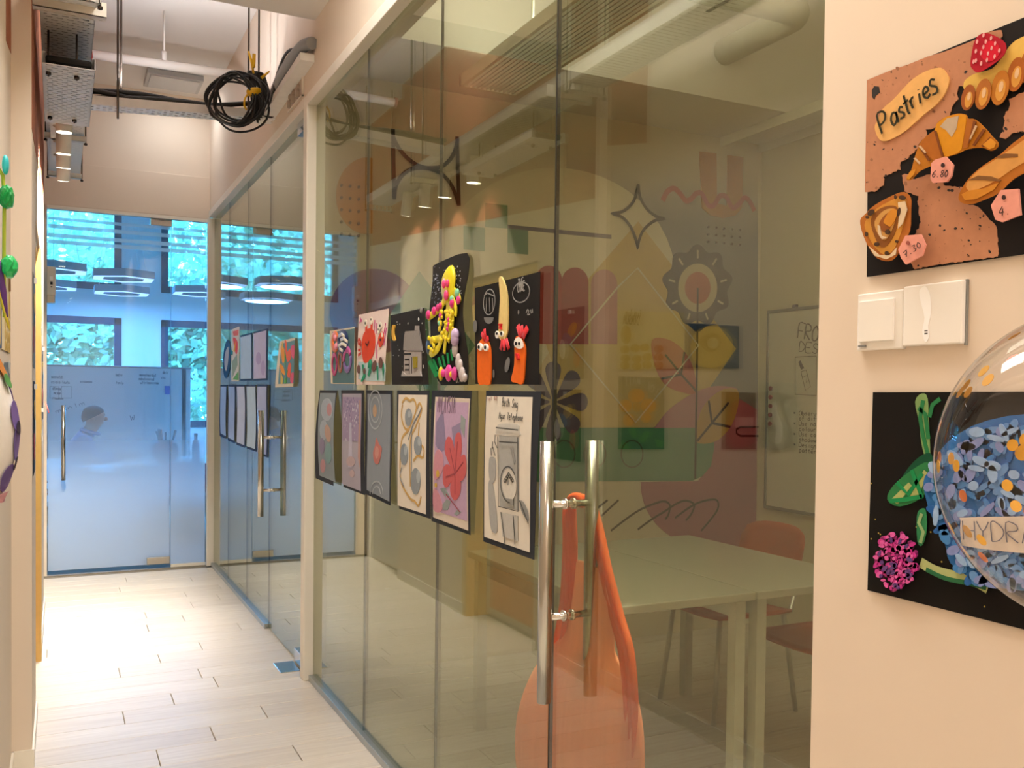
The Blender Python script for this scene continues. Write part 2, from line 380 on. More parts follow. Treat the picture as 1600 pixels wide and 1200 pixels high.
WALL = mat('#e1d3c2', .75, var=.02, scale=6, name='wall_paint')
CEIL = mat('#e3dfda', .8, var=.02, scale=6, name='ceiling_paint')
TRIM = mat('#e9e3d6', .45, var=.02, name='trim_paint')
ORANGE = mat('#a5664a', .7, var=.05, scale=8, name='orange_paint')
STEEL = mat('#b8b4ac', .22, 1, var=.04, name='brushed_steel')
CHROME = mat('#d8d4cc', .08, 1, var=.02, name='polished_steel')
DARKMETAL = mat('#4a4038', .4, .8, name='dark_rod')
SEAL = mat('#17160f', .5, name='black_seal')
SEAL2 = mat('#3a3a2c', .5, name='grey_seal')
WHITE = mat('#f1eee8', .4, var=.02, name='white_plastic')
BLACK = mat('#141311', .5, name='black_rubber')

PG = Plane('x', 1.08, -1); PW = Plane('x', 1.05, -1); PM = Plane('y', 4.31, -1)
PN = Plane('x', -.155, 1, mirror=1.08); PF = Plane('x', -.09, 1, mirror=1.08); PB = Plane('x', 3.765, -1)

# ------------------------------------------------------------------ setting
fl = struct(MB().box(-2.7, -3.1, -.13, 4.0, 7.5, -.010).box(-2.7, 7.5, -.13, 4.0, 12.7, -.002), 'floor', mat('#8d8578', .7, name='screed'))
_pm = {}
def plank(x0, x1, y0, pitch):
    L = round(x1-x0, 3)
    if L not in _pm:
        g = .0015; a, b = L/2-g, pitch/2-g
        me = bpy.data.meshes.new('plank'); c = .0015
        vs = [(-a, -b, -.0095), (a, -b, -.0095), (a, b, -.0095), (-a, b, -.0095), (-a, -b, -c), (a, -b, -c), (a, b, -c), (-a, b, -c), (-a+c, -b+c, 0), (a-c, -b+c, 0), (a-c, b-c, 0), (-a+c, b-c, 0)]
        fs = [(i+j*4, (i+1) % 4+j*4, (i+1) % 4+4+j*4, i+4+j*4) for j in (0, 1) for i in range(4)]+[(8, 9, 10, 11), (3, 2, 1, 0)]
        me.from_pydata(vs, [], fs); me.materials.append(PLANK); _pm[L] = me
    o = bpy.data.objects.new('plank', _pm[L]); COL.objects.link(o); o.parent = fl
    o.location = Vector(((x0+x1)/2, y0+pitch/2, 0))-OR[fl.name]
known = {3.532: .33, 3.700: .55, 3.868: .785, 4.036: .24, 4.204: .45, 4.372: .66, 4.876: .456, 5.044: .68, 5.548: .455, 5.716: .67}
PITCH_Y = .168; rr = random.Random(3)
for k in range(-24, 23):
    y0 = 3.700+k*PITCH_Y
    if y0+PITCH_Y > 7.5: break
    j = None
    for kk, vv in known.items():
        if abs(kk-y0) < .03: j = vv
    if j is None: j = round(rr.uniform(-.1, 1.1), 2)
    while j > -.22: j -= 1.22
    x = j
    while x < 3.79:
        a, b = max(x, -.22), min(x+1.22, 3.79)
        if b-a > .05: plank(a, b, y0, PITCH_Y)
        x += 1.22
# ceiling
struct(MB().box(-.5, -3.1, 3.64, 4.0, 7.6, 3.8), 'ceiling', CEIL)
struct(MB().box(-.09, 3.94, 3.077, 1.05, 4.21, 3.64), 'ceiling_beam', CEIL)
struct(MB().box(1.20, 3.76, 2.89, 3.79, 4.31, 3.64), 'ceiling_beam', CEIL)
# left wall with its two door recesses
wl = struct(MB().box(-.5, -3, 0, -.155, 3.70, 3.64).box(-.5, 3.70, 0, -.09, 4.27, 3.64).box(-.5, 4.27, 2.08, -.09, 5.20, 3.64).box(-.5, 4.27, 0, -.27, 5.2, 2.08)
            .box(-.5, 5.20, 0, -.09, 6.43, 3.64).box(-.5, 6.43, 0, -.19, 7.5, 3.64), 'wall_left', WALL)
def zl(y): return 2.33+.0835*(y-4.1)
def zn(y): return 2.41+.2*(y-3.0)
Pn, Pf, Pr = Plane('x', -.155, 1), Plane('x', -.09, 1), Plane('x', -.19, 1)
ob = MB().prism(Pn, [(3.38, zn(3.38)), (3.70, zn(3.7)), (3.70, 3.63), (3.38, 3.63)], 0, .0015)
ob.prism(Pf, [(3.70, zl(3.7)), (6.43, zl(6.43)), (6.43, 3.63), (3.70, 3.63)], 0, .0015)
ob.prism(Pr, [(6.43, zl(6.43)), (7.5, zl(7.5)), (7.5, 3.63), (6.43, 3.63)], 0, .0015)
part(ob, 'orange_paint', ORANGE, wl)
struct(MB().box(-.155, .5, 0, -.147, 3.70, .07).box(-.155, 3.694, 0, -.083, 3.70, .07).box(-.09, 3.70, 0, -.083, 4.27, .07).box(-.09, 5.2, 0, -.083, 6.43, .07), 'baseboard_left', TRIM)
# door in the first recess, its wooden frame standing proud; plain door in the second
d4 = struct(MB().box(-.262, 4.30, .01, -.222, 5.15, 2.03), 'door_4', mat('#c9c3b6', .5, name='cream_door'))
part(MB().box(-.222, 4.36, .06, -.218, 5.09, .55), 'peach_rectangle', mat('#c98a58', .5, name='peach_panel'), d4)  # thin peach rectangle on the lower door leaf
part(MB().box(-.27, 5.15, 0, -.083, 5.215, 2.07).box(-.27, 4.27, 0, -.10, 4.30, 2.07).box(-.27, 4.30, 2.03, -.10, 5.15, 2.07), 'door_frame', mat('#d9b56c', .5, name='honey_wood'), d4)
part(MB().tube([(-.222, 4.42, 1.0), (-.17, 4.42, 1.0), (-.17, 4.53, 1.0)], .009, 8), 'lever_handle', STEEL, d4)
d5 = struct(MB().box(-.19, 6.50, .01, -.172, 7.35, 2.06), 'door_5', mat('#d8d2c6', .5))
part(MB().box(-.19, 6.44, 0, -.155, 6.50, 2.12).box(-.19, 7.35, 0, -.155, 7.41, 2.12).box(-.19, 6.50, 2.06, -.155, 7.35, 2.12), 'door_frame', TRIM, d5)
part(MB().tube([(-.172, 6.6, 1.0), (-.12, 6.6, 1.0), (-.12, 6.71, 1.0)], .009, 8), 'lever_handle', STEEL, d5)
# right wall, header above the glass, end wall, rooms
struct(MB().box(1.05, -3, 0, 1.20, 1.06, 3.64).box(1.05, 1.06, 2.765, 1.20, 7.5, 3.64), 'wall_right', WALL)
we = struct(MB().box(-.19, 7.50, 2.70, 1.05, 7.62, 3.64).box(-2.6, 7.5, 0, -.19, 7.62, 4.0).box(1.09, 7.5, 0, 4.0, 7.62, 4.0).box(-.19, 7.5, 3.64, 1.09, 7.62, 4.0).box(-.19, 7.5, 0, -.085, 7.62, 2.70), 'wall_end', WALL)
part(MB().box(-.19, 7.475, 2.71, 1.05, 7.5, 3.03, .004), 'ledge_band', WALL, we)
struct(MB().box(-.5, -3.15, 0, 4.0, -3, 3.64), 'wall_back', WALL)
wm = struct(MB().box(1.125, 4.31, 0, 3.79, 4.36, 3.64), 'wall_mural', mat('#d6cbb6', .7, var=.03, name='mural_ground'))
struct(MB().box(3.79, .5, 0, 3.95, 7.5, 3.64), 'wall_classroom_right', mat('#d5cdb4', .7, var=.03))
struct(MB().box(1.20, .45, 0, 3.79, .55, 3.64), 'wall_classroom_near', WALL)
# trims round the glass
struct(MB().box(1.035, 1.06, 2.715, 1.10, 4.295, 2.765, .003).box(1.035, 4.365, 2.715, 1.10, 7.44, 2.765, .003), 'trim_1', TRIM)
struct(MB().box(1.035, 4.295, 0, 1.125, 4.365, 2.765, .006), 'trim_2', TRIM)
struct(MB().box(1.030, 7.44, 0, 1.09, 7.50, 2.715, .004).box(-.085, 7.475, 2.685, 1.03, 7.50, 2.71), 'trim_3', TRIM)
struct(MB().box(1.06, 1.97, 0, 1.104, 4.295, .028, .002).box(1.06, 5.345, 0, 1.104, 7.44, .028, .002), 'trim_4', mat('#a9b0b2', .3, .7, name='aluminium_channel'))
# glass partitions
gw = struct(MB().box(1.074, 1.966, .002, 1.079, 4.292, .012), 'window_1', mat('#7d8586', .4, .6))
for a, b in ((1.967, 2.720), (2.724, 3.490), (3.494, 4.292)): part(MB().box(1.08, a, .014, 1.09, b, 2.714), 'glass_pane', GLASS, gw)
part(MB().box(1.0805, 2.7205, .03, 1.0895, 2.7235, 2.714), 'silicone_joint', SEAL2, gw); part(MB().box(1.0805, 3.4905, .03, 1.0895, 3.4935, 2.714), 'silicone_joint', SEAL2, gw)
gw2 = struct(MB().box(1.074, 5.345, .002, 1.079, 7.44, .012), 'window_2', mat('#7d8586', .4, .6))
for a, b in ((5.342, 6.037), (6.041, 6.760), (6.764, 7.438)): part(MB().box(1.08, a, .014, 1.09, b, 2.714), 'glass_pane', GLASS, gw2)
part(MB().box(1.0805, 6.0375, .03, 1.0895, 6.0405, 2.714), 'silicone_joint', SEAL2, gw2); part(MB().box(1.0805, 6.7605, .03, 1.0895, 6.7635, 2.714), 'silicone_joint', SEAL2, gw2)
def pull(parent, y, zc, L, d0=1.017, d1=1.14, bars=(-.1315, .1315)):
    """back-to-back tube pull through the glass: outer tube, and as its pieces the inner tube, cross bars and collars"""
    h = part(MB().tube([(d0, y, zc-L/2), (d0, y, zc+L/2)], .0165, 24), 'pull_handle', STEEL, parent)
    part(MB().tube([(d1, y, zc-L/2), (d1, y, zc+L/2)], .0165, 24), 'inner_tube', STEEL, h)
    for b in bars:
        part(MB().tube([(d0, y, zc+b), (d1, y, zc+b)], .0085, 14), 'cross_bar', CHROME, h)
        for s_ in (-.012, .010): part(MB().tube([(1.08+s_-.003, y, zc+b), (1.08+s_+.003, y, zc+b)], .0135, 16), 'collar', CHROME, h)
# classroom door
d1 = struct(MB().box(1.0802, 1.9585, .012, 1.0898, 1.9645, 2.714), 'door_1', SEAL)
part(MB().box(1.08, 1.070, .012, 1.09, 1.957, 2.712), 'glass_pane', GLASS, d1)
pull(d1, 1.872, .957, .613, bars=(-.107, .158))
# office door on the second section
d2 = struct(MB().box(1.0805, 5.337, .03, 1.0895, 5.341, 2.714), 'door_2', SEAL)
part(MB().box(1.08, 4.448, .012, 1.09, 5.336, 2.71), 'glass_pane', GLASS, d2); part(MB().box(1.08, 4.367, .002, 1.09, 4.444, 2.712), 'side_light', GLASS, d2)
pull(d2, 5.252, .966, .60, bars=(-.152, .148))
pf = part(MB().box(1.066, 4.47, .012, 1.104, 4.62, .075, .002), 'patch_fitting', CHROME, d2); part(MB().box(.965, 4.46, -.004, 1.065, 4.64, .0035, .001), 'floor_plate', CHROME, d2)
part(MB().box(1.066, 4.47, 2.65, 1.104, 4.62, 2.713, .002), 'patch_fitting', CHROME, d2)
# end door
d3 = struct(MB().box(.768, 7.5295, .02, .771, 7.5405, 2.68), 'door_3', mat('#8fb4d8', .4))
part(MB().box(-.078, 7.53, .030, .765, 7.54, 2.682), 'glass_pane', GLASS_END, d3); part(MB().box(.772, 7.53, .022, 1.028, 7.54, 2.68), 'side_light', GLASS_END, d3)
part(MB().box(.60, 7.515, .03, .765, 7.555, .085, .002), 'patch_fitting', STEEL, d3); part(MB().box(.62, 7.515, 2.635, .775, 7.555, 2.69, .002), 'patch_fitting', STEEL, d3)
part(MB().tube([(.023, 7.475, .704), (.023, 7.475, 1.256)], .0155, 20), 'pull_tube', STEEL, d3)
part(MB().tube([(.023, 7.475, .80), (.023, 7.53, .80)], .008, 10).tube([(.023, 7.475, 1.16), (.023, 7.53, 1.16)], .008, 10), 'cross_bar', CHROME, d3)
part(MB().box(.772, 7.515, 0, 1.03, 7.555, .022), 'floor_channel', TRIM, d3)

# ------------------------------------------------------------------ mural on the classroom wall
MU = lambda pts: PM.P(pts)
_lay = [0]
def mural(name, h, pts, smooth=False):
    _lay[0] += .00022; part(MB().prism(PM, MU(pts), 0, .0006+_lay[0]), name, mat(h, .7, var=.05, scale=12), wm)
def mline(name, h, lines, wd, closed=False):
    _lay[0] += .0002; mb = MB()
    for l in lines: mb.ribbon(PM, MU(l), wd, .0004+_lay[0], closed)
    part(mb, name, mat(h, .7, var=.05), wm)
_lay[0] += .00022
gm = mat('#8b8a86', .7, var=.02, scale=11, name='shading_fade'); nt = gm.node_tree; bs = nt.nodes['Principled BSDF']
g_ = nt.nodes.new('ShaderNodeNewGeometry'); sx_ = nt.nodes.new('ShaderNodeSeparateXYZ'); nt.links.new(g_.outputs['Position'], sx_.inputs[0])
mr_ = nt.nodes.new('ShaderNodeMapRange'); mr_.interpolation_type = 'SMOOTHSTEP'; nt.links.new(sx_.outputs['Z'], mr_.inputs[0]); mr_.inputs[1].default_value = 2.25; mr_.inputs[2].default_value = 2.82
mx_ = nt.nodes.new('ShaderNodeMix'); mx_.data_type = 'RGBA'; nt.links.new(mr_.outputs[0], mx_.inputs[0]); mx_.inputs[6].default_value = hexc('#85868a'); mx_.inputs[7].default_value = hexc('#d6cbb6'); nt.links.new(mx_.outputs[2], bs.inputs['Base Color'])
part(MB().prism(PM, MU([(885, 182), (1184, 222), (1184, 690), (885, 668)]), 0, .0006+_lay[0]), 'grey_field', gm, wm)  # shading up the wall put into the colour, grey to wall tone
mural('cream_circle', '#e2d8c0', el(866, 440, 190, 178, 0, 48))
mural('cream_disc', '#dcc7a2', el(905, 600, 66, 70, 0, 36))
mural('yellow_diamond', '#d3b877', [(997, 346), (1150, 545), (1085, 640), (1020, 668), (900, 668), (846, 520)])
mural('green_square', '#6f9a7c', [(724, 353), (758, 356), (757, 393), (724, 390)])
mural('green_square', '#6f9a7c', [(758, 317), (793, 321), (793, 357), (758, 355)])
mural('green_square', '#5f8b6c', [(793, 356), (825, 360), (825, 398), (793, 395)])
mural('navy_bar', '#5a5160', [(793, 351), (955, 367), (955, 373.5), (860, 364), (793, 357)])
mural('purple_circle', '#94597f', el(584, 487, 69, 67, 0, 48))
mural('green_diamond', '#7ea48e', [(655, 424), (742, 540), (672, 640), (596, 510)])
mural('ochre_half_disc', '#cf8f3a', [(582, 247)]+[(582, 365)]+el(574, 306, 49, 60, 0, 20, 95, 265)+[(574, 246)])
for a, h, t in ((836, '#b4504c', 415), (877, '#a8433f', 418), (923, '#c0878d', 421)):
    wd_ = 42 if a < 900 else 41
    mural('arch_panel', h, [(a, 537), (a+wd_, 538), (a+wd_, t+24)]+el(a+wd_/2, t+24, wd_/2, 24, 0, 14, 0, -180)[1:-1]+[(a, t+24)])
mural('green_band', '#5f9074', [(838, 668), (1115, 669), (1115, 700), (1110, 728), (1098, 743), (1082, 751), (838, 753)])
mural('pink_bubble', '#a96e7d', curve([(1001, 753), (1003, 775), (1012, 800), (1030, 824), (1060, 845), (1120, 868), (1182, 870)], 4)+[(1182, 640), (1150, 620), (1120, 640), (1115, 700), (1110, 728), (1090, 752)])
mural('mauve_leaf', '#b9808e', curve([(1022, 669), (1040, 645), (1062, 627), (1090, 611), (1120, 603), (1152, 608), (1125, 622), (1104, 640), (1090, 668)], 4))
mural('coral_leaf', '#c2705f', curve([(1018, 532), (1042, 530), (1066, 546), (1082, 574), (1087, 613), (1062, 612), (1038, 600), (1023, 572)], 4, True))
mural('ochre_leaf', '#c09a55', curve([(1087, 690), (1090, 655), (1104, 627), (1130, 608), (1152, 610), (1152, 636), (1140, 668), (1116, 690)], 4, True))
P8 = []
for k in range(8):
    c0, r0 = (864, 628), 58
    a = 2*pi*k/8-pi/2
    prof = [(6, 0), (22, 6), (40, 12), (50, 12.5), (56, 8), (58.5, 0), (56, -8), (50, -12.5), (40, -12), (22, -6)]
    mural('navy_petal', '#6a5f74', [(c0[0]+(x*cos(a)-y*sin(a))*.92, c0[1]+(x*sin(a)+y*cos(a))*1.08) for x, y in curve(prof, 3, True)])
wav = [(1089+55*(.925+.075*cos(9*2*pi*k/108))*sin(2*pi*k/108), 446-64*(.925+.075*cos(9*2*pi*k/108))*cos(2*pi*k/108)) for k in range(108)]
mural('grey_blossom', '#514f52', wav)
mural('cream_ring', '#c9bda0', el(1089, 450, 30.5, 38, 0, 32))
mural('coral_centre', '#b9705f', el(1089, 450, 20, 25, 0, 28))
mline('white_ray', '#cfc6b4', [[(1089+36*sin(a), 448-44*cos(a)), (1089+46*sin(a), 447-56*cos(a))] for a in [2*pi*(k)/9 for k in range(9) if True]], .012)
mline('stem', '#2b2b26', [[(1089, 450), (1088, 560), (1085, 748)]], .013)
mural('blue_sepal', '#2f3646', [(1071, 505), (1122, 506), (1102, 510), (1092, 518), (1086, 518), (1079, 511)])
mline('leaf_vein', '#4b4a3e', [[(1038, 554), (1063, 585), (1087, 612)], [(1063, 585), (1068, 550)], [(1063, 585), (1032, 592)]], .013)
mline('leaf_vein', '#1c1a16', [[(1088, 689), (1111, 661), (1137, 629)], [(1111, 661), (1106, 626)], [(1111, 661), (1140, 667)]], .015)
mline('white_outline', '#ddd3ba', [[(965, 448), (995, 419), (1090, 540), (992, 660), (890, 538), (965, 448)]], .011)
mural('ochre_post', '#b98448', [(1092, 237), (1118, 240), (1119, 318), (1135, 322), (1136, 243), (1160, 246), (1158, 325), (1148, 337), (1130, 341), (1110, 337), (1096, 325)])
mline('pink_wave', '#b5605c', [curve([(1034, 314), (1041, 300), (1052, 295), (1062, 304), (1070, 314), (1079, 311), (1086, 303), (1095, 303), (1105, 321), (1114, 321), (1123, 307), (1133, 308), (1143, 325), (1153, 319), (1161, 310), (1169, 314), (1177, 330)], 4)], .031)
dm = MB(); _lay[0] += .0002
for r_ in range(3):
    for c_ in range(5): dm.prism(PM, MU(el(1105.7+c_*12.3, 355+r_*11.5+c_*1.2, 1.6, 1.9, 0, 8)), 0, .0008+_lay[0])
for r_ in range(5):
    for c_ in range(3): dm.prism(PM, MU(el(533+c_*13.5, 290+r_*19+c_*1.3, 2.2, 2.6, 0, 10)), 0, .0008+_lay[0])
part(dm, 'black_dots', mat('#2c2720', .7), wm)
mline('star_outline', '#3f3d30', [curve([(996, 288), (999, 309), (1010, 328), (1025, 339), (1038, 342)], 4)+curve([(1038, 342), (1020, 346), (1004, 360), (997, 376), (995, 389)], 4)[1:]+curve([(995, 389), (992, 374), (984, 355), (971, 340), (954, 334)], 4)[1:]+curve([(954, 334), (971, 331), (984, 321), (992, 307), (996, 288)], 4)[1:]], .017)
mline('curve_outline', '#33281d', [[(613, 202), (615, 312)], curve([(613, 214), (622, 232), (636, 248), (652, 259), (668, 263), (688, 261), (702, 250), (710, 235), (714, 217)], 4), [(713, 214), (716, 322)], curve([(615, 310), (618, 290), (628, 274), (642, 265), (660, 263), (680, 267), (698, 281), (709, 300), (716, 322)], 4)], .020)
mline('loop_drawing', '#3b3a30', [curve([(953, 829), (975, 812), (997, 797), (1020, 787), (1036, 783), (1045, 789), (1043, 803), (1038, 811)], 4), curve([(995, 827), (1017, 811), (1035, 800), (1055, 787), (1070, 782), (1083, 788), (1079, 802), (1070, 813)], 4), curve([(1053, 809), (1075, 793), (1093, 784), (1115, 780), (1121, 788), (1116, 802), (1094, 829)], 4), [(938, 806), (965, 781)], [(924, 800), (948, 781)]], .012)
mline('ring_outline', '#5a6656', [el(880, 709, 17, 21, 0, 24), el(928, 709, 17, 21, 0, 24), el(986, 709, 17, 21, 0, 24)], .009, True)
mline('black_outline', '#1c1612', [[(1184, 667), (1155, 667), (1149, 671), (1149, 677), (1155, 681), (1184, 681)]], .012)
# ------------------------------------------------------------------ overhead services
POW = mat('#ecebe7', .35, .0, name='powder_coat')
def tray(name, x0, x1, y0, y1, z, h, label, axis='y', m=SLOT):
    o = thing(name, ((x0+x1)/2, (y0+y1)/2, z), label, 'cable tray', None)
    part(MB().box(x0, y0, z, x1, y1, z+.002), 'perforated_base', m, o)
    mb = MB()
    if axis == 'y': mb.box(x0, y0, z, x0+.002, y1, z+h).box(x1-.002, y0, z, x1, y1, z+h).box(x0, y0, z+h-.002, x0+.012, y1, z+h).box(x1-.012, y0, z+h-.002, x1, y1, z+h)
    else: mb.box(x0, y0, z, x1, y0+.002, z+h).box(x0, y1-.002, z, x1, y1, z+h)
    part(mb, 'side_flange', POW, o); return o
tA = tray('cable_tray', -.062, .124, 3.945, 4.800, 2.612, .045, 'short white perforated tray hung lowest, above the left wall')
tB = tray('cable_tray', -.067, .120, .2, 6.62, 2.775, .06, 'long white perforated cable tray running down the corridor along the orange wall')
for y in (3.60, 5.62, 6.60):
    b = part(MB().box(-.075, y-.02, 2.735, .130, y+.02, 2.738).box(-.075, y-.02, 2.735, .130, y-.018, 2.765).box(-.075, y+.018, 2.735, .130, y+.02, 2.765), 'support_channel', slot_mat('slotted_channel', '#dcdad4', .03, .04, .5, .3), tB)
for x in (-.07, .128):
    for y in (3.60, 5.62, 6.60): part(MB().tube([(x, y, 2.72), (x, y, 3.64)], .004, 6).tube([(x, y, 2.722), (x, y, 2.732)], .009, 6), 'hanger_rod', DARKMETAL, tB)
for x, y in ((-.04, 4.05), (.06, 4.05), (-.04, 4.70), (.06, 4.70)): part(MB().tube([(x, y, 2.595), (x, y, 2.775)], .004, 6).tube([(x, y, 2.600), (x, y, 2.611)], .010, 6), 'hanger_rod', DARKMETAL, tA)
# flanged end piece that closes the upper run overhead
fb = MB().box(-.09, 3.735, 2.745, .155, 3.775, 2.748).box(-.09, 3.735, 2.745, .155, 3.738, 2.80)
part(fb, 'end_channel', slot_mat('slotted_channel_end', '#e4ded2', .030, .020, .38, .34), tB)
# slightly sloping cross tray to the right wall, carrying cables
tC = thing('cable_tray', (.58, 5.13, 2.80), 'narrow white slotted tray crossing the corridor under the black cables', 'cable tray')
def slope(x): return 2.797+(x-.12)*.062
mb = MB(); mb2 = MB()
xs = [.12, 1.05]
mb.add([(x, y, slope(x)) for x in xs for y in (5.075, 5.185)], [(0, 1, 3, 2)])
part(mb, 'perforated_base', SLOTX, tC)
for y in (5.075, 5.185): mb2.add([(x, y, slope(x)+dz) for x in xs for dz in (0, .045)], [(0, 1, 3, 2)])
part(mb2, 'side_flange', POW, tC)
part(MB().obox((1.0, 5.13, slope(1.0)-.004), .03, .16, .004, (0, -.06, 0)), 'coupling_plate', POW, tC)
for i, (x, y0, zb) in enumerate(((.262, 5.06, 2.74), (.285, 5.20, 2.81))):
    o = MB().tube([(x, y0, zb), (x, y0, 3.64)], .0055, 8).build('threaded_rod', DARKMETAL)
    tag(o, ('dark threaded rod passing in front of the crossing tray, its end hanging below', 'dark threaded rod just behind, ending in the crossing tray')[i], 'rod')
for i, (x, y0) in enumerate(((.905, 5.06), (.985, 5.20))):
    o = MB().tube([(x, y0, slope(x)+.004), (x, y0, 3.64)], .0055, 8).build('threaded_rod', DARKMETAL)
    tag(o, ('dark threaded rod rising out of the coiled black cable, left of two', 'dark threaded rod beside the coiled cable, right of two')[i], 'rod')
# cables lying in the cross tray
for i, (yy, r, hh, dip) in enumerate(((5.10, .017, .055, .02), (5.125, .015, .075, .03), (5.15, .018, .06, .01), (5.11, .013, .10, .035))):
    pts = [(x, yy+.01*sin(x*9+i), slope(x)+hh-.02+dip*sin((x-.1)*4+i)) for x in [.1+.06*k for k in range(15)]]
    o = MB().tube(pts, r, 8).build('cable', mat(('#15130f', '#1b1814', '#8d8c88', '#201c18')[i], .5))
    tag(o, ('thick black cable lying along the near side of the crossing tray', 'black cable heaped in the middle of the crossing tray', 'grey cable lying along the far side of the crossing tray', 'thin dark cable arching over the others in the crossing tray')[i], 'cable')
# hanging coil with yellow ties
cc = thing('cable_coil', (.83, 4.93, 2.74), 'black coiled cable with yellow ties hanging from the crossing tray', 'cable')
mb = MB(); rc = random.Random(4)
c0 = Vector((.80, 4.93, 2.895)); ax = Vector((cos(radians(20)), -sin(radians(20)), 0))
for k in range(9):
    R_ = .105+.045*rc.random(); off = Vector((0, rc.uniform(-.04, .04), 0)); sq = 1+rc.uniform(-.18, .10)
    ctr = c0+Vector((rc.uniform(-.02, .05), 0, rc.uniform(-.03, .02)))+off
    pts = [ctr+ax*(R_*sq*cos(a))+Vector((.012*sin(3*a+k), .03*sin(2*a+k), R_*1.02*sin(a))) for a in [2*pi*i/40 for i in range(41)]]
    mb.tube(pts, .0058, 7, caps=False)
part(mb, 'loops', BLACK, cc)
mb = MB()
for k in range(7):
    dx = .014*(k-3)
    mb.tube(curve([(.93+dx*.6, 4.93, 2.78+abs(dx)), (.915+dx*.4, 4.92, 2.87), (.905+dx*.3, 4.93, 2.96), (.90+dx*.4, 4.94, 3.03), (.925+dx*.8, 4.95, 3.045), (.965+dx*.6, 4.97, 2.98), (1.0+dx, 5.03, 2.88), (1.02, 5.09, 2.86)], 4), .006, 7)
part(mb, 'bundle', BLACK, cc)
YEL = mat('#d8a80f', .5)
part(MB().tube(curve([(.872, 4.91, 2.915), (.90, 4.895, 2.928), (.945, 4.90, 2.945)], 4), [.008, .018, .022, .02, .022, .02, .016, .01, .008], 8), 'yellow_tie', YEL, cc)
part(MB().tube(curve([(.875, 4.905, 2.915), (.858, 4.90, 2.885), (.856, 4.90, 2.85), (.868, 4.90, 2.83)], 4), .005, 6), 'yellow_tie', YEL, cc)
part(MB().tube([(.905, 4.92, 3.03), (.895, 4.92, 3.09), (.88, 4.92, 3.14)], [.006, .007, .004], 6).tube([(.905, 4.92, 3.06), (.908, 4.92, 3.13)], .009, 6).tube([(.95, 4.94, 3.02), (.99, 4.94, 3.06)], [.009, .004], 6), 'yellow_tie', YEL, cc)
# dark cable-like fill added in both runs to darken the slots
part(MB().bbox(-.050, 3.95, 2.625, .112, 4.795, 2.65, .01), 'dark_cable_fill', mat('#23211f', .7, bump=.5, scale=60), tA); part(MB().bbox(-.055, .22, 2.79, .108, 6.60, 2.82, .01), 'dark_cable_fill', mat('#23211f', .7, bump=.5, scale=60), tB)
# sloping trunking and conduit up the right wall
tr = thing('cable_trunking', (1.03, 4.65, 2.73), 'white cable trunking rising along the right wall beside the coil', 'trunking')
mb = MB()
pa, pb = Vector((1.02, 5.10, 2.88)), Vector((1.02, 4.24, 2.93))
mb.add([Vector((x, y, z+dz)) for x in (.985, 1.05) for (y, z) in ((5.08, 2.86), (4.22, 2.89)) for dz in (0, .035)], [(0, 1, 3, 2), (4, 6, 7, 5), (0, 4, 5, 1), (2, 3, 7, 6), (0, 2, 6, 4)])
part(mb, 'channel', POW, tr)
part(MB().tube(curve([(1.02, 5.05, 2.90), (1.01, 4.9, 2.93), (1.0, 4.6, 2.965), (1.01, 4.3, 2.975), (1.03, 4.18, 2.96)], 5), .028, 12), 'grey_conduit', mat('#8f9295', .6), tr)
part(MB().tube(curve([(.99, 5.0, 2.87), (.985, 4.86, 2.885), (.985, 4.7, 2.98), (.99, 4.5, 3.02), (1.02, 4.30, 2.97)], 5), .007, 8), 'black_cable', BLACK, tr)
# sprinkler pipe and its hanger
pp = thing('sprinkler_pipe', (.6, 5.9, 3.29), 'white sprinkler pipe crossing high under the corridor ceiling', 'pipe')
part(MB().tube([(.165, 5.86, 3.305), (1.05, 5.93, 3.345)], .027, 16), 'pipe', CEIL, pp)
part(MB().tube([(.150, 5.86, 3.304), (.168, 5.86, 3.305)], .034, 16), 'red_coupling', mat('#8e2b28', .5), pp)
part(MB().tube([(.56, 5.89, 3.34), (.56, 5.89, 3.64)], .006, 8).tube([(.56, 5.89, 3.345), (.56, 5.89, 3.40)], .016, 8), 'hanger', CEIL, pp)
# unlit ceiling fitting
lf = thing('ceiling_light', (.74, 7.1, 3.60), 'unlit grey rectangular light fitting on the corridor ceiling above the tray', 'ceiling light')
part(MB().box(.55, 6.95, 3.60, .93, 7.28, 3.638, .004), 'housing', mat('#a6a6a6', .4), lf); part(MB().box(.575, 6.975, 3.594, .905, 7.255, 3.60), 'diffuser', mat('#b4b4b4', .3), lf)
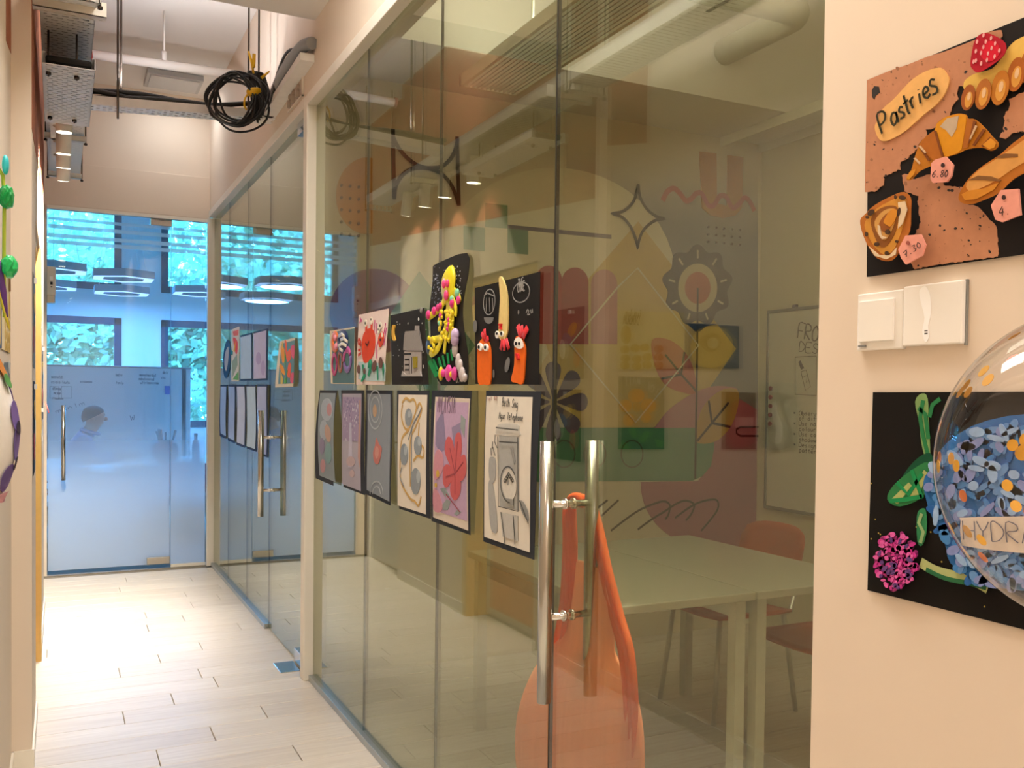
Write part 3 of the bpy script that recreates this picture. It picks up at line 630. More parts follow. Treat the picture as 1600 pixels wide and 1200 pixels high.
# four track spots washing the left wall, on a white track
tk = tag(MB().box(-.045, 4.82, 2.735, -.015, 6.15, 2.752).build('light_track', WHITE), 'thin white lighting track under the long tray holding the spotlights', 'track')
SPOT_W = 185
for i, (y, tilt) in enumerate(((4.88, .04), (5.32, .10), (5.65, .16), (5.97, .34))):
    lb = ('white cylinder spotlight nearest the low tray, only its lit mouth showing', 'white cylinder spotlight second from the low tray', 'white cylinder spotlight third from the low tray, tilted', 'white cylinder spotlight furthest down the track, tilted most')[i]
    x = .018; top = Vector((x, y-.0, 2.745)); bot = Vector((x, y+.19*sin(tilt), 2.745-.19*cos(tilt)+.055)); bot.z = 2.745-.150*cos(tilt)
    o = thing('spotlight', (x, y, 2.59), lb, 'spotlight', 'spotlights on the corridor track')
    part(MB().tube([top, bot], .036, 24), 'housing', WHITE, o)
    d = (bot-top).normalized()
    part(MB().tube([bot, bot+d*.0015], .033, 24), 'lamp_face', mat('#fff0d8', .5, emit=14), o)
    part(MB().tube([(-.03, y, 2.737), (.0, y, 2.72)], .008, 8), 'bracket', WHITE, o)
    l = bpy.data.lights.new('spot_beam', 'SPOT'); l.energy = SPOT_W; l.color = (1, .89, .74); l.spot_size = radians(88); l.spot_blend = .5; l.shadow_soft_size = .02
    so = bpy.data.objects.new('spot_beam', l); COL.objects.link(so)
    so.location = bot+d*.006; aim = Vector((-.30, d.y, d.z)).normalized(); so.rotation_euler = aim.to_track_quat('-Z', 'Y').to_euler()
# engraved plate above the office door
sg = thing('door_plaque', (1.046, 4.57, 2.80), 'small engraved beige plaque above the office door', 'plaque')
part(MB().box(1.044, 4.425, 2.800, 1.05, 4.72, 2.885, .002), 'plate', mat('#b3a595', .4), sg)
part(MB().box(1.040, 4.42, 2.792, 1.05, 4.725, 2.801).box(1.040, 4.42, 2.792, 1.05, 4.428, 2.888), 'bright_edge', TRIM, sg)
for k, a in enumerate((4.68, 4.60, 4.50)): part(MB().tube([(1.0435, a, 2.806), (1.0435, a, 2.84+.008*(k == 1))], .017, 10).ell((1.0435, a, 2.858), .012, .016, .016), 'raised_figure', mat('#a89a8b', .35), sg)
# access control box
cb = thing('door_controller', (-.052, 7.44, 2.05), 'white door access box at the top left of the glass end door', 'controller')
part(MB().box(-.084, 7.40, 2.05, -.026, 7.474, 2.255, .004), 'housing', mat('#d8d2c4', .4), cb)
part(MB().box(-.062, 7.397, 2.125, -.046, 7.401, 2.145).box(-.059, 7.397, 2.105, -.049, 7.401, 2.113), 'reader_window', BLACK, cb)
part(MB().box(-.066, 7.398, 2.16, -.044, 7.401, 2.185), 'label_plate', WHITE, cb)
part(MB().box(-.085, 7.41, 1.995, -.03, 7.474, 2.05, .003), 'bracket', mat('#b9b4a8', .3, .5), cb)
tag(MB().bbox(.09, 6.09, .0005, .118, 6.125, .0035, .0008).build('paper_scrap', WHITE), 'tiny white scrap of paper lying on the pale corridor floor', 'paper')

# ------------------------------------------------------------------ art on the glass
LIFT = .0012
def art(name, pl, q, label, group, base, base_name='paper', edge=None, warp=None, n=8, m=12, cat='artwork'):
    """q = corner points in the picture (TL,TR,BR,BL) on the plane"""
    Q = pl.P(q) if isinstance(q[0][0], (int, float)) and q[0][0] > 12 else q
    c = Vector(pl.at(*[sum(p[i] for p in Q)/4 for i in (0, 1)])); zb = min(p[1] for p in Q)
    o = thing(name, (c.x, c.y, zb), label, cat, group); pl.w = warp
    part(sheet(MB(), pl, Q, n, m, LIFT), base_name, mat(base, .7, var=.05, scale=60), o)
    o['lay'] = 0.0; return o
def par(o): return bpy.data.objects[o['pn']] if 'pn' in o else o
def shape(o, pl, name, h, pts, t=.0009, rough=.65, off=None):
    """cut or painted outlines (picture points) lying on the sheet, each a part of its own"""
    o['lay'] = o['lay']+.00045; r = None
    for p in (pts if isinstance(pts[0][0], (list, tuple)) else [pts]):
        r = part(MB().prism(pl, pl.P(p), LIFT+.0006+o['lay'], t), name, mat(h, rough, var=.12, scale=90), par(o))
    return r
def stuff(o): o['kind'] = 'stuff'; return o
def line(o, pl, name, h, lines, wd, closed=False):
    o['lay'] = o['lay']+.0004; ms = MB(); L = lines if isinstance(lines[0][0], (list, tuple)) else [lines]
    for l in L: ms.ribbon(pl, pl.P(l), wd, LIFT+.0012+o['lay'], closed)
    r = part(ms, name, mat(h, .7, var=.1, scale=90), par(o))
    return stuff(r) if len(L) > 1 else r
def clay(o, pl, name, h, paths, r, off=.004, rough=.4, flt=.22):
    """modelled rolls of clay pressed on the sheet"""
    for k, p in enumerate(paths):
        rr_ = r[k] if isinstance(r, list) else r
        W = [Vector(pl.at(a, b, LIFT+off)) for a, b in pl.P(p, LIFT+off)]
        part(MB().tube(W, rr_, 8, flat=((1, 0, 0) if pl.ax == 'x' else (0, 1, 0), flt)), name, mat(h, rough, var=.12, scale=60), o)
def dab(o, pl, name, h, cs, r, off=.006, rough=.4):
    ms = MB()
    for c in cs:
        a, b = pl.px(c[0], c[1], LIFT+off); p = pl.at(a, b, LIFT+off); k = c[2] if len(c) > 2 else 1
        ms.ell(p, *( (r*.5, r*k, r*k*(c[3] if len(c) > 3 else 1)) if pl.ax == 'x' else (r*k, r*.5, r*k)), n=10, m=6)
        if len(cs) <= 12: part(ms, name, mat(h, rough, var=.1, scale=60), o); ms = MB()
    if len(cs) > 12: stuff(part(ms, name, mat(h, rough, var=.1, scale=60), o))
def dots(o, pl, name, h, box, n, r, seed=1, off=0):
    ms = MB(); g = random.Random(seed)
    for k in range(n):
        a, b = pl.px(g.uniform(box[0], box[2]), g.uniform(box[1], box[3])); rr_ = r*g.uniform(.5, 1.3)
        ms.prism(pl, [(a+rr_*cos(t), b+rr_*sin(t)) for t in (0, 1.05, 2.1, 3.14, 4.19, 5.24)], LIFT+.0012+off, .0004)
    return stuff(part(ms, name, mat(h, .7), par(o)))
UP_G = 'pictures in the upper row on the classroom glass'; LO_G = 'framed drawings in the lower row on the classroom glass'
def wv(amp, k, ph, z0): return lambda a, b: amp*(1+sin(k*(b-z0)+ph))*.5
# 1 doughnuts
o = art('doughnut_picture', PG, [(518, 517), (557, 511), (556, 600), (519, 600)], 'blue-grey picture of clay doughnuts, furthest left of the upper row', UP_G, '#e9dcc2', warp=wv(.006, 9, 0, 1.4))
shape(o, PG, 'blue_ground', '#5d7f86', [(520.5, 519), (555, 513), (554.5, 598.5), (521, 598.5)])
clay(o, PG, 'orange_doughnut', '#e2713a', [el(523.5, 534, 4, 11, 0, 16)+[(527.5, 534)]], .018); dab(o, PG, 'pink_icing', '#e88fa0', [(523.5, 528), (525, 541)], .014, .02)
clay(o, PG, 'navy_doughnut', '#22355f', [el(535.5, 534, 6, 11, 0, 16)+[(541.5, 534)]], .024)
clay(o, PG, 'cream_stripe', '#efe7d6', [[(529, 525), (534, 522), (538, 526)], [(532, 531), (537, 529), (543, 534)], [(528, 541), (534, 537), (541, 540)], [(530, 545), (535, 548)]], .007, .022)
clay(o, PG, 'magenta_doughnut', '#b5356f', [el(522.5, 569, 3.6, 15, 0, 16)+[(526, 569)]], .011)
clay(o, PG, 'brown_doughnut', '#9a5638', [el(531.5, 565, 3, 14.5, 0, 16)+[(534.5, 565)]], .011)
clay(o, PG, 'violet_doughnut', '#7a5a9a', [el(542.5, 562, 5.5, 16, 0, 16, -20, 160)], .014); clay(o, PG, 'pink_half', '#c7559c', [el(542.5, 562, 5.5, 16, 0, 12, 170, 330)], .014)
dots(o, PG, 'white_specks', '#e8e8e0', (540, 517, 554, 560), 16, .004, 2)
# 2 crabs
o = art('crab_picture', PG, [(560, 492), (607, 482), (604, 601), (560, 601)], 'tall pale picture of two orange crabs with stalk eyes', UP_G, '#e6d3cc', warp=lambda a, b: .010*(1+sin(9*(b-1.4)+1.5))*.5)
shape(o, PG, 'sea_wash', '#b7cfd2', [(561, 565), (603.5, 568), (603, 596), (575, 595), (561, 592)])
line(o, PG, 'pink_stroke', '#c8578c', [[(563, 505), (566, 499)], [(564, 497), (567, 503)], [(586, 520), (587, 500)], [(589, 522), (590, 505)], [(601, 522), (604, 505)], [(601, 540), (605, 512)], [(590, 560), (590, 540), (594, 528)]], .008)
shape(o, PG, 'large_crab', '#d8461f', curve([(573, 517), (578, 513), (584, 515), (587.5, 525), (587, 545), (583, 558), (576, 566), (570, 566), (567, 552), (567, 535), (569, 523)], 3, True))
shape(o, PG, 'eye_stalk', '#d8461f', [[(572, 520), (572.5, 509), (575, 508), (575.5, 520)], [(580, 517), (581, 504), (583.5, 504), (583.5, 518)]])
shape(o, PG, 'small_crab', '#d1481f', curve([(594, 524), (599, 518), (601.5, 524), (601, 534), (597, 542), (594, 541), (592.5, 532)], 3, True))
shape(o, PG, 'eye_white', '#eee7d4', [el(573, 505, 2.3, 6, 0, 12), el(582, 501, 2.3, 6, 0, 12), el(596.3, 508.5, 2.4, 5.5, 0, 12), el(593.5, 516, 1.8, 5, 0, 12), el(599, 523, 1.3, 4, 0, 12)])
shape(o, PG, 'pupil', '#1b1512', [el(572.7, 505, .9, 2.4, 0, 8), el(581.8, 499, .8, 2, 0, 8), el(596, 509, .9, 2.6, 0, 8), el(593.2, 515, .7, 2, 0, 8), el(596.5, 531, 1.4, 2, 0, 8)])
line(o, PG, 'smile', '#241812', [[(573.5, 536), (576, 540), (579, 533)]], .007)
line(o, PG, 'claw', '#c0392b', [[(567, 540), (562, 536)], [(567, 536), (563, 529), (561.5, 534)], [(566, 547), (562, 547)], [(567, 552), (562, 555)]], .011)
shape(o, PG, 'seaweed', '#1f8a63', [[(568, 569), (571, 570), (572, 582), (574, 588), (568, 597), (566, 596), (570, 586)], [(578, 566), (581, 561), (583.5, 565), (582, 580), (579, 589), (577, 586), (580, 574), (577, 576)], [(591, 572), (593, 572), (593.5, 594), (592, 594)], [(600, 578), (602, 565), (602.5, 580), (601, 593)]])
shape(o, PG, 'brown_rock', '#6b4a40', [el(563, 577, 2.5, 7, 0, 12), el(572, 580, 2, 5, 0, 12), el(587.5, 572, 3.5, 9, 10, 12), el(597.5, 567, 3.2, 9, 0, 14)])
# 3 house
o = art('house_picture', PG, [(611.5, 493), (664, 481), (668, 601), (611, 601)], 'black picture of a grey stone house under a yellow moon', UP_G, '#1f1c1a', warp=wv(.004, 7, 1, 1.4))
shape(o, PG, 'moon', '#d8a83e', curve([(616, 508), (619.5, 509), (618, 515), (618, 523), (620, 531), (616.5, 532), (614.5, 524), (614.5, 514)], 3, True), .004)
shape(o, PG, 'house_body', '#a39c98', [(634, 548), (660.5, 548), (660, 588), (633, 588)], .003)
shape(o, PG, 'roof', '#8d8783', [(636, 518), (657, 516.5), (662.5, 548), (640, 548), (633, 547), (634.5, 524)], .004)
shape(o, PG, 'chimney', '#948e8a', [(651, 516.5), (651.5, 509), (657, 509), (657, 516.5)], .004)
shape(o, PG, 'plinth', '#a8a29e', [[(630, 588), (632, 580), (638, 586), (650, 583), (660, 580), (661.5, 588)]], .004)
shape(o, PG, 'window', '#8f8020', [(649, 557), (655, 557), (655, 574), (650, 576)], .006)
line(o, PG, 'mortar_line', '#2b2725', [[(636, 518), (640, 548)], [(636, 518), (640, 535), (647.5, 541)], [(634, 530), (641, 530)], [(634, 536), (643, 537)], [(634, 542), (645, 543)], [(638, 520), (638, 548)], [(634, 553), (645, 553)], [(635, 562), (642, 562)], [(635, 570), (642, 570)], [(635, 578), (642, 578)], [(642, 560), (642, 588)], [(646, 558), (646, 588)], curve([(641, 525), (644, 527), (647, 524), (650, 527), (653, 524), (657, 526)], 3), curve([(644, 533), (648, 536), (651, 532), (655, 536), (660, 533)], 3), curve([(648, 542), (652, 545), (656, 541), (661, 544)], 3), [(652, 558), (652, 575)], [(650, 565), (655, 565)], [(633, 588), (633, 548), (662, 548)], [(636, 518), (657, 516.5), (662, 548)]], .006)
dots(o, PG, 'stars', '#c8c6c0', (613, 497, 667, 590), 26, .003, 4)
shape(o, PG, 'bright_star', '#cfcfca', [(656.5, 496), (657.8, 499), (656.6, 502), (655.5, 499)])
dab(o, PG, 'grey_tape', '#777570', [(658.5, 485)], .010, .001)
# 4 yellow creature
q4 = [(679, 414), (730, 395), (730, 601), (690, 601)]
o = thing('creature_picture', (1.075, 2.62, 1.40), 'tall wavy black picture of a yellow many-armed creature in relief', 'artwork', UP_G); o['lay'] = 0.0
PG.w = lambda a, b: .016*(1+sin(8.5*(b-1.42)+.6))*.5
out4 = curve([(677, 418), (683, 412), (730, 395), (732.5, 428)], 3)[:-1]+curve([(732.5, 428), (728, 450), (724, 476), (724, 500), (728, 530), (732, 556), (732.5, 585), (731, 601)], 4)+curve([(690, 602), (683, 590), (678, 575), (674, 545), (673, 505), (672, 480), (676, 445), (677, 418)], 4)[:-1]
ms = MB(); ms.prism(PG, PG.P(out4), 0, .0015); part(ms, 'paper', mat('#1b1917', .65, var=.1, scale=70), o)
YC = '#d9c91f'
clay(o, PG, 'head', YC, [curve([(698, 425), (700, 440), (701, 455), (702, 470)], 4)], [[.034, .046, .054, .058, .060, .060, .058, .055, .052, .048, .043, .038, .032]], .006, flt=.16)
clay(o, PG, 'tentacle', YC, [curve([(697, 462), (690, 478), (680, 488), (669, 496)], 4), curve([(709, 455), (716, 462), (718, 472)], 4), curve([(700, 468), (698, 500), (692, 525), (679, 531), (669, 533)], 5), curve([(702, 470), (698, 505), (690, 530), (684, 545), (675, 552), (672, 549)], 5), curve([(703, 470), (703, 500), (697, 525), (694, 552)], 5), curve([(705, 470), (707, 500), (704, 520), (700, 533)], 5), curve([(707, 466), (712, 482), (711, 494)], 5)], [.013, .013, .012, .013, .011, .012, .011], .006)
g = random.Random(9)
dab(o, PG, 'yellow_bead', '#e0c822', [(g.uniform(684, 708), g.uniform(486, 533), g.uniform(.6, 1.2)) for _ in range(44)]+[(669+g.uniform(0, 10), g.uniform(527, 555)) for _ in range(10)], .008, .010)
dab(o, PG, 'pink_sucker', '#d8377f', [(669, 492, 1.3), (678, 486, 1.2), (684, 481, 1), (688, 478, .9), (706, 474, 1.2), (716, 469, 1.1), (702, 500, .8), (702, 507, .8), (700, 514, .7), (689, 493, 1)], .012, .010)
dab(o, PG, 'pink_mouth', '#e0437f', [(697, 461.5, 1, 1.25), (693.5, 444, .75, 1.35), (699, 443, .75, 1.35)], .013, .017)
dab(o, PG, 'cheek', '#efb8c8', [(696.5, 443, 1, 1)], .020, .008)
line(o, PG, 'brow_mark', '#1c1a12', [[(695, 431), (697, 436)], [(701, 436), (704, 430)], [(692.5, 435), (694, 439)]], .007).location.x -= .011
dab(o, PG, 'mint_dab', '#7fc9a0', [(714, 458, 1.2), (706, 467, .9), (687, 505, .7)], .012, .010)
shape(o, PG, 'grass', '#1f8b4c', [[(671, 566), (675, 562), (688, 586), (682, 590)], [(678, 562), (680, 560), (686, 577), (683, 578)], [(686, 560), (688, 558), (693, 574), (690, 575)], [(693, 556), (695, 555), (698, 572), (696, 573)], [(700, 552), (702, 551), (704, 568), (702, 569)], [(706, 547), (708, 546), (710, 563), (708, 564)]], .003)
dab(o, PG, 'lilac_cloud', '#b8a2c4', [(711, 524, 1, 1), (711, 530, .9, 1.2)], .022, .008); dab(o, PG, 'grey_bone', '#bdb2b0', [(711, 545, 1.1, 1.5), (716, 565, .8, 2), (719, 573, .9, 1.6), (722, 585, 1.2, 1.2), (726, 590, .8, 1)], .016, .006)
dab(o, PG, 'pink_fish', '#d8408f', [(701, 583, 1.5, 1.1), (710, 584, 1.1, 1.2), (693, 583, .8, 1)], .016, .008); dab(o, PG, 'yellow_leaf', '#d6be28', [(689, 584, .6, 2.2), (706, 585, .6, 1)], .017, .010); dab(o, PG, 'blue_blob', '#2f4763', [(667+4, 541, 1, 1.5)], .020, .004)
dots(o, PG, 'glitter', '#c9c9d6', (680, 415, 722, 460), 60, .0022, 5); dots(o, PG, 'glitter_blue', '#8d93a8', (675, 430, 690, 475), 40, .0022, 6)
ms = MB(); write(ms, PG, 'D.YING', (715, 598), (730, 596), .020, .003, .004, adv=1.2); stuff(part(ms, 'signature', mat('#bdb9b4', .7), o))
# 5 carrots
o = art('carrot_picture', PG, [(739, 450), (841, 424), (838, 601), (739, 600)], 'large black picture of two orange carrots and a cream parsnip with googly eyes', UP_G, '#191716', warp=wv(.003, 6, 0, 1.4))
shape(o, PG, 'left_carrot', '#e0671b', curve([(750, 598), (749, 560), (750, 541), (755, 530), (760, 529), (766, 535), (769, 548), (770, 575), (768.5, 600), (759, 600.5)], 3, True), .004)
shape(o, PG, 'right_carrot', '#e0671b', curve([(808, 530), (815, 526), (820, 531), (824, 545), (823, 570), (820, 599), (810, 598), (802, 594), (807, 570)], 3, True), .004)
shape(o, PG, 'parsnip', '#d9c27f', curve([(783, 436), (788, 434), (795, 455), (797, 485), (796.5, 515), (792, 531), (786, 532), (782.5, 520), (783.5, 490), (785, 465)], 3, True), .004)
line(o, PG, 'parsnip_stripe', '#a5853c', [[(786+k*.3, 460+k*12), (790+k*.4, 463+k*12)] for k in range(5)]+[[(786, 497+k), (787, 503+k)] for k in range(2)]+[[(788+3*k, 495), (788.5+3*k, 502)] for k in range(3)], .007)
shape(o, PG, 'right_mask', '#eeeae2', curve([(809, 532), (815, 527), (820, 532), (822, 542), (816, 545), (809, 541)], 3, True), .006)
shape(o, PG, 'eye_white', '#f1efe8', [el(754.5, 542, 3.6, 6, -8, 14), el(763.5, 543, 3.6, 6, -8, 14), el(781.5, 523, 2.6, 6, 0, 14), el(788.5, 522, 3, 4.5, 0, 14)], .006)
shape(o, PG, 'pupil', '#12100f', [el(753.5, 542.5, 1.5, 2.8, 0, 10), el(763.5, 543, 1.5, 2.8, 0, 10), el(782, 521.5, 1.2, 2.2, 0, 10), el(788.8, 521.5, 1.4, 2.8, 0, 10), el(812, 537, 1.5, 2.8, 0, 10), el(816.8, 537, 1.3, 2.4, 0, 10)], .007)
clay(o, PG, 'red_leaf_top', '#d12b32', [[(757, 514), (757.5, 522), (759, 530)], [(752.5, 521), (755, 526), (758, 531)], [(763, 528), (759, 532)]], .008, .006)
clay(o, PG, 'red_leaf_bottom', '#d12b32', [[(785, 530), (783.5, 540), (782, 546)], [(787.5, 530), (788, 542), (788, 548)], [(791, 530), (793.5, 540), (795, 545)]], .008, .006)
clay(o, PG, 'red_leaf_side', '#d12b32', [[(809, 509), (812, 520), (815, 527)], [(814.5, 509), (815.5, 518), (816, 526)], [(824, 512), (820, 520), (817, 527)]], .010, .006)
shape(o, PG, 'red_mouth', '#c72a2c', [[(811, 552), (815, 553), (816.5, 560), (814, 563), (812, 557)], [(784.5, 506), (789, 506), (788, 511), (789, 515), (785, 514), (786, 510)]], .007)
shape(o, PG, 'grey_chalk', '#6f6e6c', [el(767, 496, 7.5, 10, 0, 16, 0, 180), el(796, 570, 3.6, 12, 10, 14), el(774.5, 584, 1.2, 7, 0, 8), el(813.5, 488, 1, 3.5, 0, 8), el(745.5, 510, 3, 10, 0, 12)])
line(o, PG, 'chalk_line', '#8b8a88', [el(768, 472, 9, 20, 4, 24)+[(777, 473)], [(760, 462), (765, 458), (776, 463)], [(764, 465), (763, 487)], [(768, 465), (769, 487)], [(773, 466), (774, 485)], el(818, 457, 13, 16, 20, 24)+[(830, 461)], curve([(826, 489), (828, 484), (830, 487), (828, 492), (832, 491)], 3), [(833, 484), (834, 490)], [(835.5, 483), (836, 489)]], .003)
ms = MB(); write(ms, PG, 'THE', (812, 450), (821, 447), .022, .003, .004); write(ms, PG, 'CORE', (811, 457), (823, 453), .024, .003, .004); stuff(part(ms, 'chalk_lettering', mat('#9a9996', .7), o))
# lower row: dark mats with drawings
MATC = '#2c2f36'
def framed(q, inner, label, paper, k, warp):
    o = art('framed_drawing', PG, q, label, LO_G, MATC, 'dark_mat', warp=warp)
    Q = PG.P(inner); o['lay'] = .0006
    o['pn'] = part(sheet(MB(), PG, Q, 8, 12, LIFT+.0016), 'drawing_paper', mat(paper, .7, var=.06, scale=40), o).name; o['lay'] = .0015; return o
o = framed([(500, 609.5), (527, 610), (527, 759), (499, 747)], [(501.5, 614), (525.5, 614.5), (525, 753), (500.5, 743)], 'small dark-framed grey drawing of pale blooms, against the white post', '#8b97a0', 0, lambda a, b: .020*(1-((b-1.1)/.28)**2 if abs(b-1.1) < .28 else 0))
shape(o, PG, 'pale_bloom', '#a9b3bf', [el(512, 640, 9, 18, 0, 16), el(507, 672, 6, 16, 0, 14)]); shape(o, PG, 'pink_bloom', '#b98e93', [el(516, 640, 4, 10, 0, 12), el(506, 728, 4, 11, 0, 12)]); shape(o, PG, 'peach_bloom', '#b79a8c', [el(514, 677, 4.5, 14, -8, 14)]); shape(o, PG, 'teal_leaf', '#7fa0a2', [el(515, 708, 5, 17, 0, 14)]); shape(o, PG, 'mauve_leaf', '#8d86a0', [el(505, 697, 4, 13, 0, 12)])
o = framed([(534, 609.5), (569, 609.5), (567, 774), (533.5, 761)], [(536.5, 615), (566, 615), (565, 767.5), (536, 756)], 'dark-framed lilac drawing of a misty fountain, second from the post', '#a9a5b4', 1, wv(.006, 9, 1, 1))
shape(o, PG, 'lilac_wash', '#9d8fae', [(537, 620), (565.5, 621), (565, 690), (537, 688)]); shape(o, PG, 'pale_jet', '#b9b9cc', [(548, 660), (551, 660), (553, 730), (546, 730)]); shape(o, PG, 'pink_basin', '#b9a6aa', [el(550, 721, 7, 8, 0, 14), el(552, 740, 4, 6, 0, 12)]); shape(o, PG, 'peach_edge', '#b9958c', [(563.5, 625), (565.5, 625), (565, 735), (561.5, 715)])
dots(o, PG, 'violet_flecks', '#857a9c', (538, 622, 563, 668), 70, .006, 8, .002); dots(o, PG, 'pale_flecks', '#c3bfcc', (538, 630, 563, 690), 50, .005, 9, .0022)
o = framed([(573, 609.5), (614, 610), (613, 790), (572, 771)], [(575.5, 615), (611, 616), (609.5, 783.5), (574.5, 765.5)], 'dark-framed grey drawing of a glowing red leaf, third from the post', '#858d96', 2, wv(.010, 8, 2, 1))
line(o, PG, 'light_ring', '#a3aab2', [el(588, 640, 11, 30, 0, 24)+[(599, 640)], el(588, 640, 7, 20, 0, 24)+[(595, 640)], el(590, 772, 6, 12, 0, 16, 180, 360), el(590, 772, 10, 20, 0, 16, 180, 360)], .006)
shape(o, PG, 'amber_glow', '#b5977a', [el(587.5, 642, 3, 10, 0, 12)]); shape(o, PG, 'red_leaf', '#b8736c', curve([(590, 684), (594, 694), (598.5, 700), (597, 713), (593, 725), (587, 722), (585, 707), (588, 697)], 3, True)); shape(o, PG, 'leaf_heart', '#c08a80', [el(591, 707, 3, 10, 0, 12)])
o = framed([(622, 610), (672.5, 610.5), (670, 811), (621, 795)], [(624.5, 616.5), (669, 617), (667, 803.5), (623, 789.5)], 'dark-framed cream drawing of grey pebbles with ochre outlines, fourth from the post', '#ddd5c8', 3, wv(.004, 8, 0, 1))
line(o, PG, 'ochre_contour', '#c19d5f', [curve([(630, 630), (636, 622), (642, 626), (648, 624), (652, 632), (651, 645), (640, 672), (630, 685), (627, 720), (628, 750), (634, 765), (644, 780), (650, 783), (656, 790), (660, 775)], 3), curve([(653, 640), (657, 630), (661, 638), (658, 650), (650, 670), (643, 690), (643, 760)], 3), curve([(657, 660), (656, 690), (664, 700), (663, 715), (655, 712), (648, 720)], 3), curve([(631, 632), (629, 650), (634, 668), (640, 672)], 3)], .009)
line(o, PG, 'pencil_line', '#7d858c', [curve([(661, 637), (655, 650), (648, 662), (640, 687)], 3), [(645.5, 670), (645, 760)], curve([(630, 730), (627, 745), (634, 762)], 3)], .006)
shape(o, PG, 'pebble', '#8b949b', [el(640.5, 652, 5.5, 14, 0, 18), el(633.5, 710, 6, 17, 0, 18), el(655, 696, 6, 15, 0, 18), el(651.5, 752, 7.5, 21, 0, 20)]); shape(o, PG, 'pebble_shine', '#a6aeb4', [el(642, 647, 2.5, 6, 0, 12), el(636, 704, 2.5, 8, 0, 12), el(657.5, 690, 2.5, 7, 0, 12), el(656, 745, 3, 10, 0, 12)])
o = framed([(679, 610), (741, 610.5), (737.5, 836), (676.5, 814)], [(682, 620), (736, 623), (733, 829), (678.5, 808)], 'dark-framed pink stamp drawing of a red hibiscus, fifth from the post', '#d6cabd', 4, lambda a, b: .012*(1+sin(7*(b-1.0)))*.5)
shape(o, PG, 'mauve_ground', '#b79cba', [(684, 627), (734.5, 629), (732, 814), (680, 797)]); shape(o, PG, 'violet_leaf', '#8b7f9e', [[(684, 660), (695, 640), (700, 700), (690, 708), (683, 695)], [(708, 668), (722, 660), (724, 700), (712, 705)]]); shape(o, PG, 'grey_leaf', '#8f9898', [[(723, 648), (730, 655), (728, 684), (722, 668)], [(690, 763), (698, 762), (705, 774), (698, 776)], [(693, 790), (700, 780), (707, 783), (702, 797), (695, 797)], [(712, 803), (718, 795), (723, 800), (716, 806)]])
shape(o, PG, 'pink_petal', '#c58c9b', [curve([(681, 715), (687, 702), (695, 712), (694, 735), (684, 750), (680, 742)], 3, True), curve([(680, 765), (688, 770), (694, 790), (690, 800), (680, 796)], 3, True)])
shape(o, PG, 'red_petal', '#c25f62', [curve([(699, 690), (704, 682), (710, 690), (714, 715), (713, 738), (703, 720), (698, 705)], 3, True), curve([(714, 685), (718, 676), (723, 680), (724, 705), (717, 736), (713, 715)], 3, True), curve([(714, 738), (722, 715), (730, 712), (731, 740), (722, 752)], 3, True), curve([(713, 740), (704, 726), (696, 730), (695, 752), (700, 762), (708, 752)], 3, True), curve([(713, 742), (722, 748), (722, 770), (714, 782), (707, 772), (707, 756)], 3, True)])
line(o, PG, 'petal_vein', '#94474f', [[(714, 740), (706, 700)], [(714, 740), (718, 690)], [(714, 740), (727, 722)], [(714, 740), (700, 745)], [(714, 740), (714, 772)], [(700, 772), (722, 800)]], .004)
shape(o, PG, 'yellow_stigma', '#cda94a', [el(687, 740, 2.3, 6, 0, 10), el(684, 758, 1.8, 4, 0, 10)])
ms = MB()
for k in range(14): ms.prism(PG, PG.P(el(684.5+k*3.85, 622.6+k*.17, 1.5, 2.4, 0, 8)), .004, .0006)
stuff(part(ms, 'perforated_edge', mat('#d6cabd', .7), par(o)))
ms = MB(); write(ms, PG, 'MALAYSIA', (686, 644), (714, 646), .05, .0042, .005, adv=1.25); stuff(part(ms, 'stamp_lettering', mat('#8a7288', .7), par(o)))
o = framed([(757.5, 610.5), (843.5, 611.5), (834.5, 875), (755, 846)], [(762, 619), (834, 620.5), (829.5, 863), (758.5, 838.5)], 'largest dark-framed pencil drawing of an old wall telephone, beside the door pull', '#d9d2c6', 5, lambda a, b: .005*(1+sin(8*(b-1.0)))*.5)
GR = '#9b9a96'
shape(o, PG, 'telephone_body', '#a7a7a4', [(782, 680), (813, 682), (813.5, 798), (783, 791)]); shape(o, PG, 'telephone_top', '#c4c1ba', curve([(779, 668), (784, 662), (812, 663), (814, 672), (813, 681), (779, 679)], 3, True)); shape(o, PG, 'handset', '#a2a2a0', [curve([(767, 718), (772, 714), (777, 720), (777, 745), (772, 755), (767, 745)], 3, True), curve([(766, 755), (771, 752), (775, 770), (780, 820), (777, 833), (770, 826), (767, 800)], 3, True)])
shape(o, PG, 'shaded_plinth', '#b7b5b0', [(784, 800), (812, 806), (812, 845), (800, 842), (788, 838)]); shape(o, PG, 'crank', '#8e8e8b', curve([(816, 782), (822, 786), (828, 800), (829, 815), (822, 806), (817, 795)], 3, True)); shape(o, PG, 'dial', '#cdc9c1', el(799, 757, 11, 25, -4, 28)); shape(o, PG, 'dial_inner', '#8e8c88', [el(797, 752, 2, 6, 0, 12)]); shape(o, PG, 'soft_shadow', '#8d8d8a', [[(793, 778), (806, 780), (806, 790), (797, 786)], [(801, 700), (805, 700), (809, 720), (807, 726)]])
